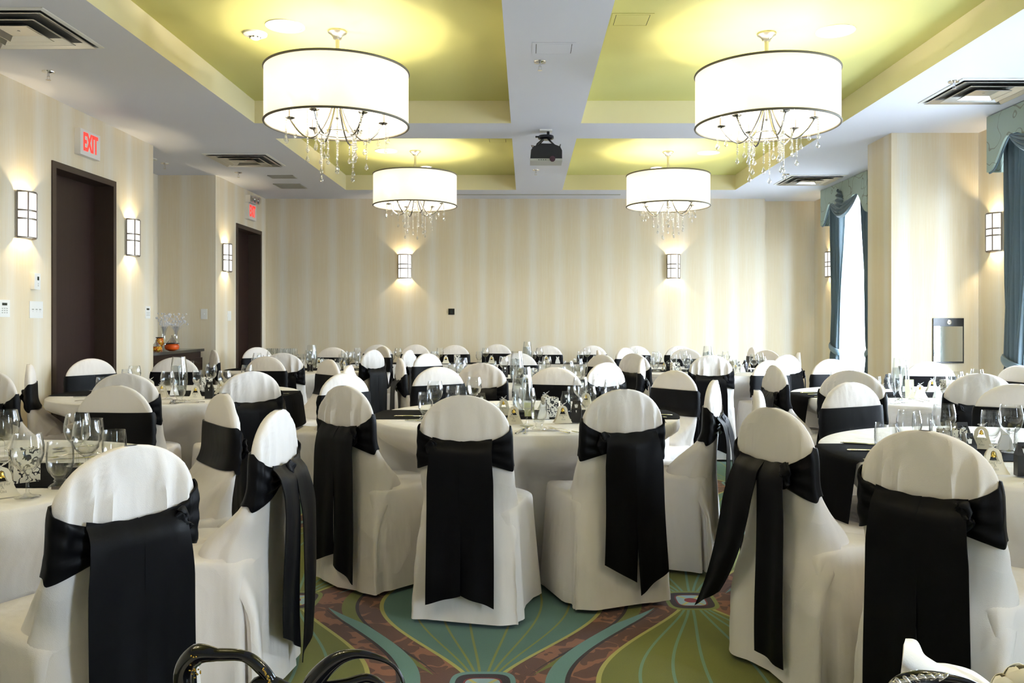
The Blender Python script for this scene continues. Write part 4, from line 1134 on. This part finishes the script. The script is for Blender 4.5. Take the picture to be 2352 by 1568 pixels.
# what stands on the five nearer tables: kind, column, row of its base or (glasses) of its rim, turn
EXP = dict(
    C1=[('w', 999, 875, 0), ('g', 977, 901, 0), ('w', 1065, 886, 0), ('g', 1040, 887, 0), ('w', 1089, 866, 0), ('w', 1210, 891, 0), ('g', 1238, 918, 0), ('w', 1350, 887, 0), ('w', 1333, 867, 0), ('w', 1405, 872, 0), ('g', 1318, 888, 0),
        ('bell', 1157, 953, -0.3), ('bell', 1180, 974, 0.0), ('bell', 1292, 971, 0.25), ('bell', 1253, 940, 0.1), ('tux', 1324, 970, -0.1), ('tux', 1299, 943, 0.3), ('tux', 1106, 948, 0.2), ('gown', 1248, 962, 0.2), ('gown', 1140, 962, 0.4), ('bell', 1346, 936, -0.4)],
    L2=[('w', 385, 852, 0), ('g', 412, 873, 0), ('w', 485, 837, 0), ('g', 454, 850, 0), ('w', 516, 851, 0), ('g', 255, 845, 0), ('w', 309, 840, 0), ('w', 568, 838, 0), ('g', 235, 866, 0),
        ('bell', 449, 917, 0.1), ('tux', 481, 915, -0.1), ('gown', 400, 908, 0.3), ('bell', 372, 912, -0.2), ('bell', 345, 900, 0.4), ('gown', 452, 897, 0.1), ('bell', 508, 905, -0.3), ('tux', 536, 897, 0.2)],
    R2=[('w', 2050, 860, 0), ('g', 2079, 873, 0), ('w', 2165, 862, 0), ('w', 2197, 853, 0), ('g', 2213, 862, 0), ('w', 1898, 858, 0), ('w', 1922, 850, 0), ('g', 2010, 864, 0), ('g', 2232, 858, 0), ('w', 2244, 848, 0),
        ('bell', 2024, 917, -0.3), ('bell', 2113, 914, 0.1), ('bell', 2141, 900, 0.2), ('gown', 2154, 914, 0.5), ('tux', 2062, 905, 0.2), ('tux', 2040, 893, 0.2), ('gown', 2195, 905, 0.0)],
    R1=[('w', 2088, 942, 0), ('g', 2119, 948, 0), ('w', 2168, 928, 0), ('g', 2160, 966, 0), ('g', 2034, 972, 0), ('g', 2192, 992, 0), ('g', 2276, 943, 0), ('w', 2322, 930, 0), ('g', 2358, 984, 0),
        ('bell', 2254, 1030, -0.2), ('bell', 2281, 1088, 0.15), ('gown', 2309, 1033, 0.1), ('tux', 2210, 1034, 0.2), ('tux', 2352, 1093, 0.1), ('tux', 2222, 1066, 0.4)],
    L1=[('w', 63, 996, 0), ('g', 138, 1014, 0), ('w', 178, 950, 0), ('w', 199, 968, 0), ('g', 213, 962, 0), ('g', 262, 988, 0), ('w', 14, 942, 0), ('g', 2, 962, 0),
        ('bell', 2, 1142, 0.55), ('tux', -34, 1060, 0.1), ('gown', -70, 1050, 0.3)])
CUT = dict(C1=[('knife', 1184, 998, -0.15), ('spoon', 1204, 1000, -0.05), ('fork', 1314, 998, 0.42), ('fork', 1333, 996, 0.42), ('knife', 930, 967, -1.5), ('knife', 905, 957, -1.45), ('spoon', 955, 968, -1.25), ('fork', 1000, 964, -1.2), ('knife', 1532, 960, 1.5), ('knife', 1535, 972, 1.52), ('spoon', 1545, 954, 1.6)],
    L2=[('knife', 388, 931, 0.0), ('spoon', 402, 931, 0.05), ('fork', 466, 930, 0.5), ('fork', 480, 928, 0.5), ('knife', 168, 913, -1.4), ('spoon', 172, 922, -1.3), ('knife', 680, 912, 1.5), ('spoon', 672, 905, 1.5), ('fork', 660, 921, 1.3)],
    R2=[('knife', 2043, 921, -0.1), ('spoon', 2056, 922, -0.1), ('fork', 2120, 924, 0.4), ('fork', 2134, 922, 0.4), ('knife', 1855, 907, 1.4), ('spoon', 1870, 912, 1.3), ('knife', 1838, 903, 1.5)],
    R1=[('knife', 1945, 1035, 1.5), ('knife', 1930, 1018, 1.45), ('fork', 1960, 1058, 1.4), ('spoon', 2345, 1138, 0.6)],
    L1=[('knife', 0, 1182, 1.2), ('spoon', -20, 1190, 1.15), ('knife', 240, 1050, -1.4), ('fork', 228, 1040, -1.4), ('spoon', 215, 1024, -1.3)])
EN = dict(w=('wine_glass', 'clear stemmed wine glass', 'glass', 'stemmed wine glasses'), g=('water_goblet', 'clear footed water goblet', 'glass', 'footed water goblets'),
          bell=(None, 'ivory bell shaped favour card', 'favour card', 'bell favour cards'), tux=(None, 'black tuxedo shaped favour box', 'favour box', 'tuxedo favour boxes'),
          gown=(None, 'white gown shaped favour box', 'favour box', 'gown favour boxes'), knife=('table_knife', 'steel table knife', 'cutlery', 'table knives'),
          spoon=('table_spoon', 'steel table spoon', 'cutlery', 'table spoons'), fork=('table_fork', 'steel table fork', 'cutlery', 'table forks'))
for tb, items in EXP.items():
    cx, cy, tn = TB[tb][:3]; L = []
    for kd, px, py, tz in items + CUT[tb]:
        top = {'w': TZ + 0.191, 'g': TZ + 0.147}.get(kd, TZ + 0.003)
        d = (EYE - top) * F_PX / (py - VY); x = wrld(px, d)
        q = sqrt((x - cx) ** 2 + (d - cy) ** 2); lim = RT - (0.05 if kd not in ('knife', 'spoon', 'fork') else 0.02)
        if q > lim: x, d = cx + (x - cx) * lim / q, cy + (d - cy) * lim / q
        s = min(seats[tb], key=lambda s: (s[0] - x) ** 2 + (s[1] - d) ** 2)
        L.append((kd, x, d, tz, s[3]))
    for e in L:
        same = sorted([o for o in L if o[0] == e[0] and o[4] == e[4]], key=lambda o: o[1]); n_ = len(same); k_ = same.index(e)
        pre = '' if n_ == 1 else (('left ', 'right ') if n_ == 2 else ('left ', 'middle ', 'right ') if n_ == 3 else ('leftmost ', 'inner left ', 'inner right ', 'rightmost ') if n_ == 4 else ('leftmost ', 'inner left ', 'middle ', 'inner right ', 'rightmost ', 'farther right '))[k_]
        nm_, lb_, ct_, gr_ = EN[e[0]]; lb_ = pre + lb_ + ' at the %s place of the %s' % (e[4], tn)
        if n_ > 1: lb_ = lb_.replace('clear footed ', 'footed ').replace('clear stemmed ', 'stemmed ').replace('bell shaped', 'bell').replace('tuxedo shaped', 'tuxedo').replace('gown shaped', 'gown')
        loc = (e[1], e[2], TZ + 0.004)
        if e[0] in ('bell', 'tux', 'gown'): favour(e[0], loc, e[3] - 0.5 * atan2(e[1], e[2]), lb_, gr_)
        else: link(nm_, dict(w=WINE, g=GOB, knife=KNIFE, spoon=SPOON, fork=FORK)[e[0]], None, loc, (atan2(cy - e[2], cx - e[1]) - pi / 2 + (e[3] if abs(e[3]) < 0.55 else {'fork': 0.12, 'knife': -0.08, 'spoon': -0.02}[e[0]])) if e[0] in ('knife', 'spoon', 'fork') else e[1] * 7, label=lb_, category=ct_, group=gr_)
for tb, st in seats.items():
    if tb in EXP: continue
    cx, cy, tn = TB[tb][:3]; near = tb in ('L1', 'L2', 'C1', 'R1', 'R2')
    for i, (x, y, ang, nm, D) in enumerate(st):
        f = Vector((cos(ang), sin(ang), 0)); r = Vector((f.y, -f.x, 0)); base = Vector((cx, cy, TZ + 0.004))
        def at(rad, lat): p = base - f * rad + r * lat; return (p.x, p.y, p.z)
        rz = ang - pi / 2; where = 'at the %s place of the %s' % (nm, tn); j = lambda a: (rnd.random() - 0.5) * a
        link('wine_glass', WINE, None, at(0.53 + j(0.02), 0.135 + j(0.02)), rnd.random() * 6, label='clear stemmed wine glass ' + where, category='glass', group='stemmed wine glasses')
        link('water_goblet', GOB, None, at(0.555 + j(0.01), 0.24 + j(0.01)), rnd.random() * 6, label='clear footed water goblet ' + where, category='glass', group='footed water goblets')
        if near:
            link('table_knife', KNIFE, None, at(0.79, 0.185), rz - 0.12 + j(0.1), label='steel knife ' + where, category='cutlery', group='table knives')
            link('table_spoon', SPOON, None, at(0.78, 0.215), rz - 0.10 + j(0.1), label='steel spoon ' + where, category='cutlery', group='table spoons')
            link('table_fork', FORK, None, at(0.79, -0.165), rz + 0.10 + j(0.1), label='steel dinner fork, inner one ' + where, category='cutlery', group='table forks')
            link('table_fork', FORK, None, at(0.77, -0.200), rz + 0.16 + j(0.1), label='steel salad fork, outer one ' + where, category='cutlery', group='table forks')
        k = atan2(-0.9, 0.1 * cx) if True else 0
        fz = rz + (0.0 if sin(ang) > -0.2 else pi) + j(0.5)
        favour('bell', at(0.43 + j(0.03), -0.02 + j(0.04)), fz, 'ivory bell shaped favour card ' + where, 'bell favour cards')
        if i % 2 == 0: favour('tux', at(0.40 + j(0.03), 0.115), fz * 0.6 + 0.1, 'black tuxedo shaped favour box ' + where, 'tuxedo favour boxes')
        else: favour('gown', at(0.40 + j(0.03), 0.105), fz * 0.6 - 0.1, 'white gown shaped favour box ' + where, 'gown favour boxes')
# centrepieces
def make_vase():
    root = thing('hurricane_vase', '', 'vase')
    out = [(0.044, 0.0), (0.050, 0.02), (0.059, 0.08), (0.060, 0.12), (0.055, 0.18), (0.046, 0.245), (0.044, 0.262)]
    m = MB(); m.lathe([(0.0005, 0.001)] + out + [(r - 0.003, z) for r, z in out[::-1][:-1]] + [(0.0005, 0.012)], 36); obj('glass_wall', m, MT['glass'], root, angle=70)
    inn = [(0.0455, 0.013), (0.0475, 0.02), (0.0565, 0.08), (0.0575, 0.12), (0.0525, 0.18), (0.0505, 0.195)]
    m = MB(); m.lathe([(0.0005, 0.013)] + inn + [(0.0005, 0.1955)], 36); obj('water', m, MT['water'], root, label='clear water fill')
    m = MB(); m.tube([(0.0, 0, 0.02), (0.008, 0.004, 0.10), (-0.002, 0, 0.15)], 0.003, 6); P = []
    for i in range(8):
        t = i / 7; rr = 0.004 + 0.016 * t * t; P.append([(rr * cos(a) - 0.002, rr * sin(a) * 0.7, 0.15 + 0.05 * t + 0.008 * cos(a) * t) for a in [2 * pi * q / 12 for q in range(12)]])
    m.grid(P, True); obj('lily', m, MT['cardw'], root, label='white calla lily')
    return root
def make_votive():
    root = thing('damask_votive', '', 'candle holder')
    m = MB(); h = 0.0375
    m.box(-h, h, -h, -h + 0.003, 0, 0.105); m.box(-h, h, h - 0.003, h, 0, 0.105); m.box(-h, -h + 0.003, -h + 0.003, h - 0.003, 0, 0.105); m.box(h - 0.003, h, -h + 0.003, h - 0.003, 0, 0.105); m.box(-h + 0.003, h - 0.003, -h + 0.003, h - 0.003, 0, 0.004)
    obj('patterned_box', m, MT['damask'], root, smooth=False)
    m = MB(); m.lathe([(0.0005, 0.005), (0.028, 0.005), (0.028, 0.07), (0.0005, 0.068)], 20); m.tube([(0, 0, 0.066), (0.001, 0, 0.078)], 0.001, 5); obj('candle', m, MT['cardw'], root)
    return root
va, vo = make_vase(), make_votive()
VS = [('C1', -0.02, 4.66), ('L2', wrld(411, 6.0), 6.0), ('L3', wrld(716, 8.95), 8.95), ('C2', wrld(1187, 7.1), 7.1), ('R2', wrld(2068, 5.75), 5.75), ('R3', wrld(1626, 8.6), 8.6), ('R1', 2.045, 3.28)]
for i, (tb, x, y) in enumerate(VS):
    lb = 'tall clear hurricane vase filled with water at the middle of the ' + TB[tb][2]; loc = (x, y, TZ + 0.003)
    if i == 0: va.location = loc; va['label'] = lb; va['group'] = 'hurricane vases'
    else: dup(va, loc, i, lb, 'hurricane vases')
dup(va, (wrld(1211, 10.36), 10.36, TZ + 0.005), 1, 'tall clear hurricane vase on the long head table', 'hurricane vases')
VT = [('L1', wrld(56, 2.68), 2.68, 0.75), ('C1', 0.13, 4.50, 0.3), ('C2', 0.06, 7.25, 0.1), ('L2', -2.36, 6.12, 0.4), ('R1', wrld(2186, 3.17), 3.17, 0.4), ('R2', wrld(2177, 5.85), 5.85, 0.5), ('R3', wrld(1550, 8.3), 8.3, 0.2), ('L3', -2.2, 9.05, 0.1)]
for i, (tb, x, y, rz) in enumerate(VT):
    lb = 'black and white damask votive box on the ' + TB[tb][2]; loc = (x, y, TZ + 0.003)
    if i == 0: vo.location = loc; vo.rotation_euler = (0, 0, rz); vo['label'] = lb; vo['group'] = 'damask votives'
    else: dup(vo, loc, rz, lb, 'damask votives')
dup(vo, (wrld(1688, 8.5), 8.5, TZ + 0.003), 0.3, 'damask votive box at the right side of the back right table', 'damask votives')
dup(vo, (wrld(1050, 10.2), 10.2, TZ + 0.005), 0.1, 'damask votive box on the long head table before the third chair', 'damask votives')
for nm, x, y, rz in (('front centre table', 0.02, 4.50, 0.3), ('middle right table', wrld(2078, 5.65), 5.65, -0.2), ('back right table', wrld(1622, 8.5), 8.5, 0.1)):
    m = MB(); m.box(-0.028, 0.028, -0.001, 0.001, 0, 0.125 if nm != 'front centre table' else 0.075); m.xform(Matrix.Rotation(-0.12, 4, 'X'))
    obj('table_card', m, MT['greenc'], None, (x, y - 0.075 if nm != 'front centre table' else y, TZ + 0.004), rz, smooth=False, label='pale green card leaning before the hurricane vase of the ' + nm, category='card', group='pale green cards')
# settings along the head table
for i, (px, py) in enumerate(HEAD_PX):
    x = wrld(px, 10.98); w = 'before the %s chair from the left at the head table' % ordn[i]
    link('wine_glass', WINE, None, (x - 0.12, 10.24, TZ + 0.005), i, label='stemmed wine glass ' + w, category='glass', group='stemmed wine glasses')
    link('water_goblet', GOB, None, (x - 0.20, 10.26, TZ + 0.005), i, label='water goblet ' + w, category='glass', group='footed water goblets')
    favour('bell', (x - 0.04, 10.15, TZ + 0.005), 0.2 * (i % 3 - 1), 'ivory bell favour card ' + w, 'bell favour cards')
    favour('gown', (x + 0.10, 10.15, TZ + 0.005), 0.1, 'white gown favour box ' + w, 'gown favour boxes')

# glasses waiting on a side table in the far left corner
tx, ty = wrld(643, 11.05), 11.10
root = thing('side_table', 'small white clothed side table in the far left corner', 'side table', (tx, ty, 0))
m = MB(); P = []
for z, k in ((TZ, 0.0), (TZ - 0.01, 0.0), (0.4, 0.012), (0.012, 0.02)):
    P.append([(sx * (0.26 + k), sy * (0.22 + k), z) for sx, sy in ((-1, -1), (1, -1), (1, 1), (-1, 1))])
m.grid(P, True); m.add(P[0], [(0, 1, 2, 3)]); obj('fitted_cloth', m, MT['cloth'], root, smooth=False)
m = MB(); m.box(-0.24, 0.24, -0.20, 0.20, TZ - 0.03, TZ - 0.004); m.tube([(0, 0, 0), (0, 0, TZ - 0.03)], 0.03); obj('table_frame', m, MT['wood'], root, smooth=False)
m = MB(); m.box(-0.22, 0.22, -0.16, 0.16, 0, 0.012); m.box(-0.22, 0.22, -0.16, -0.152, 0.012, 0.03); m.box(-0.22, 0.22, 0.152, 0.16, 0.012, 0.03); m.box(-0.22, -0.212, -0.152, 0.152, 0.012, 0.03); m.box(0.212, 0.22, -0.152, 0.152, 0.012, 0.03)
obj('serving_tray', m, MT['blackp'], None, (tx, ty, TZ + 0.001), smooth=False, label='black tray of spare glasses on the corner side table', category='tray')
for i in range(10):
    link('water_goblet', GOB, None, (tx - 0.17 + 0.085 * (i % 5), ty - 0.06 + 0.11 * (i // 5), TZ + 0.014), i, label='spare goblet %s from left in the %s row on the corner tray' % (ordn[i % 5], 'front' if i < 5 else 'rear'), category='glass', group='spare goblets on the corner tray')

# ================================================================== table right in front of the camera (just below the view)
FX, FY, FR = 0.10, 0.30, 0.80
root = thing('round_table', 'round table directly in front of the camera', 'table', (FX, FY, 0))
m = MB(); m.lathe([(0.001, TZ - 0.03), (FR - 0.02, TZ - 0.03), (FR - 0.01, TZ - 0.02), (FR - 0.02, TZ - 0.006), (0.001, TZ - 0.006)], 48); obj('tabletop', m, MT['wood'], root)
m = MB(); m.lathe([(0.001, 0), (0.24, 0), (0.24, 0.02), (0.05, 0.05), (0.04, TZ - 0.03), (0.001, TZ - 0.03)], 24); obj('pedestal', m, MT['blackp'], root)
m = table_cloth(FX, FY, [], 2.2, 0.012, FR)
obj('tablecloth', m, MT['cloth'], None, (FX, FY, 0), angle=70, label='white cloth on the table directly in front of the camera', category='tablecloth')
def P0(px, py, d): return (wrld(px, d), d, EYE - (py - VY) * d / F_PX)
def ribbon(pts, wid, th, mt, name, root):
    pts = [Vector(p) for p in pts]; dn = []
    for i in range(len(pts) - 1):
        p0, p1, p2, p3 = pts[max(i - 1, 0)], pts[i], pts[i + 1], pts[min(i + 2, len(pts) - 1)]
        for k in range(6):
            t = k / 6; dn.append((0.5 * ((2 * p1) + (p2 - p0) * t + (2 * p0 - 5 * p1 + 4 * p2 - p3) * t * t + (3 * p1 - p0 - 3 * p2 + p3) * t ** 3), (wid[i] * (1 - t) + wid[i + 1] * t)))
    dn.append((pts[-1], wid[-1])); m = MB()
    m.tube([p for p, w in dn], [w for p, w in dn], 12)
    return obj(name, m, mt, root)
d0 = 0.92
root = thing('scrolled_centrepiece', 'glossy black scrolled ornament with gold flecks at the bottom edge', 'ornament', (0, 0, 0))
def zfix(p): return p
A = [P0(440, 1668, d0), P0(425, 1600, d0), P0(424, 1540, d0), P0(452, 1503, d0), P0(500, 1503, d0), P0(560, 1506, d0), P0(598, 1532, d0), P0(628, 1572, d0), P0(650, 1640, d0), P0(655, 1690, d0)]
ribbon(A, [0.010, 0.011, 0.011, 0.012, 0.007, 0.0062, 0.0070, 0.0062, 0.005, 0.005], 0, MT['gloss'], 'scroll_arm', root)
B = [P0(700, 1700, d0), P0(705, 1620, d0), P0(720, 1568, d0), P0(765, 1520, d0), P0(812, 1502, d0), P0(862, 1508, d0), P0(905, 1530, d0), P0(928, 1575, d0), P0(925, 1650, d0)]
ribbon(B, [0.010, 0.011, 0.0115, 0.009, 0.0055, 0.0035, 0.0022, 0.002, 0.002], 0, MT['gloss'], 'scroll_arm', root)
Cc = [P0(560, 1720, d0), P0(580, 1585, d0), P0(620, 1568, d0), P0(680, 1590, d0), P0(790, 1572, d0), P0(850, 1558, d0), P0(900, 1600, d0), P0(905, 1690, d0)]
ribbon(Cc, [0.006, 0.007, 0.008, 0.009, 0.007, 0.005, 0.003, 0.002], 0, MT['gloss'], 'scroll_arm', root)
m = MB(); rn = random.Random(5)
for k in range(36):
    q = P0(446 + rn.gauss(0, 7), 1545 + rn.gauss(0, 16), d0 - 0.0125) if k < 20 else P0(604 + (k - 20) * 1.2 + rn.gauss(0, 2), 1535 + (k - 20) * 2.4, d0 - 0.010)
    m.ball(q, 0.0011, 4)
obj('gold_fleck', m, MT['gold'], root, label='tiny gold flecks', kind='stuff')
bx, by = wrld(660, d0), d0
m = MB(); m.lathe([(0.001, 0), (0.13, 0), (0.135, 0.006), (0.12, 0.016), (0.001, 0.02)], 36, (bx, by - 0.13, TZ + 0.002)); obj('ornament_base', m, MT['gloss'], root)
m = MB()
for q in (A[0], A[-1], B[0], B[-1], Cc[0], Cc[-1]): m.tube([(q[0], q[1], q[2]), (q[0] * 0.7 + bx * 0.3, by - 0.06, TZ + 0.012)], 0.006, 8)
obj('scroll_stem', m, MT['gloss'], root)

# black tray with silver leaves, napkin and roses at the bottom right
dd = 0.92; tx2, ty2 = wrld(2230, dd), dd - 0.115
root = thing('ornate_tray', 'black oval dish with silver leaf rim at the bottom right corner', 'dish', (tx2, ty2, TZ + 0.003))
m = MB(); m.lathe([(0.001, 0), (0.06, 0), (0.085, 0.03), (0.112, 0.060), (0.108, 0.062), (0.080, 0.034), (0.001, 0.008)], 48); obj('dish_body', m, MT['gloss'], root)
m = MB()
for k in range(40):
    a = 2 * pi * k / 40; c_, s_ = 0.110 * cos(a), 0.110 * sin(a)
    o_ = len(m.v); m.ball((0, 0, 0), 0.006, 6, 1.7, 0.6, 0.5); m.xform(Matrix.Translation((c_, s_, 0.063)) @ Matrix.Rotation(a + pi / 2 + 0.5, 4, 'Z'), o_)
obj('silver_leaf_rim', m, MT['silver'], root, label='antique silver leaf border')
def cr(pts, n=8):                                          # smooth curve through pixel points
    out = []
    for i in range(len(pts) - 1):
        p = [pts[max(i - 1, 0)], pts[i], pts[i + 1], pts[min(i + 2, len(pts) - 1)]]
        for k in range(n):
            t = k / n; out.append(tuple(0.5 * (2 * p[1][q] + (p[2][q] - p[0][q]) * t + (2 * p[0][q] - 5 * p[1][q] + 4 * p[2][q] - p[3][q]) * t * t + (3 * p[1][q] - p[0][q] - 3 * p[2][q] + p[3][q]) * t ** 3) for q in (0, 1)))
    return out + [pts[-1]]
foldc = cr([(2075, 1480), (2100, 1497), (2130, 1512), (2160, 1530), (2200, 1549), (2245, 1566), (2285, 1585)])
backc = cr([(2080, 1469), (2104, 1473), (2121, 1505), (2145, 1523), (2180, 1527), (2235, 1543), (2290, 1584)])
P = []
for i, ((fx_, fy_), (gx_, gy_)) in enumerate(zip(foldc, backc)):
    q = i / (len(foldc) - 1); row = []
    for k in range(9):
        t = k / 8; row.append(P0(fx_ - 6 * (1 - t) * (1 - q), fy_ + 75 * (1 - t), dd - 0.028 - 0.010 * sin(q * 5) - 0.02 * sin(pi * t) + 0.04 * q))
    for k in range(1, 6):
        t = k / 5; row.append(P0(fx_ + (gx_ - fx_) * t, fy_ + (gy_ - fy_) * t, dd - 0.028 - 0.010 * sin(q * 5) + 0.04 * q + 0.055 * t + 0.010 * sin(pi * t)))
    P.append(row)
m = MB(); m.sheet(P, 0.0015)
obj('napkin', m, MT['napkin'], None, angle=80, label='white folded cloth napkin standing in the black dish', category='napkin')
hd = [P0(x_, y_, dd - 0.075) for x_, y_ in ((2030, 1640), (2042, 1590), (2068, 1563), (2112, 1553), (2170, 1558), (2230, 1572), (2280, 1605), (2300, 1650))]
ribbon(hd, [0.004, 0.005, 0.006, 0.0065, 0.006, 0.005, 0.005, 0.004], 0, MT['gloss'], 'dish_handle', root).location = (-tx2, -ty2, -TZ - 0.003)
m = MB()
for k in range(13):
    t = k / 12; x_, y_ = 2056 + 112 * t, 1570 - 18 * sin(min(1, t * 1.3) * pi / 2) + 3 * t; q = P0(x_, y_, dd - 0.083); o_ = len(m.v)
    m.ball((0, 0, 0), 0.0034, 6, 1.9, 0.6, 0.75); m.xform(Matrix.Translation(q) @ Matrix.Rotation(0.5 - t * 0.9 + (0.5 if k % 2 else -0.3), 4, 'Y'), o_)
obj('silver_leaf', m, MT['silver'], root, label='antique silver leaf ornament').location = (-tx2, -ty2, -TZ - 0.003)
rose = bpy.data.materials.get('ivory_petal') or mat('ivory_petal', s2l((240, 232, 210)), 0.6)
for i, (px, py) in enumerate(((2308, 1578), (2352, 1574))):
    m = MB(); R_ = 0.013 if i == 0 else 0.021
    m.ball((0, 0, 0), R_ * 0.8, 12)
    for k in range(8):
        a = k * 2.4; P = []; tilt = 0.25 + 0.10 * k / 2
        for u in range(13):
            row = []
            for v in range(9):
                uu = (u / 12 - 0.5) * 1.9; lat = -0.9 + 2.1 * v / 8 * (0.75 + 0.25 * cos(uu * 1.6)); rr = R_ * (0.82 + 0.03 * k + 0.10 * (v / 8) ** 3)
                row.append((rr * cos(lat) * cos(a + uu), rr * cos(lat) * sin(a + uu), rr * sin(lat)))
            P.append(row)
        m.sheet(P, 0.0006)
    p = P0(px, py, dd + 0.0)
    obj('rose', m, rose, None, p, label='ivory artificial rose at the corner, ' + ('left' if i == 0 else 'right') + ' of two', category='flower', group='ivory roses')
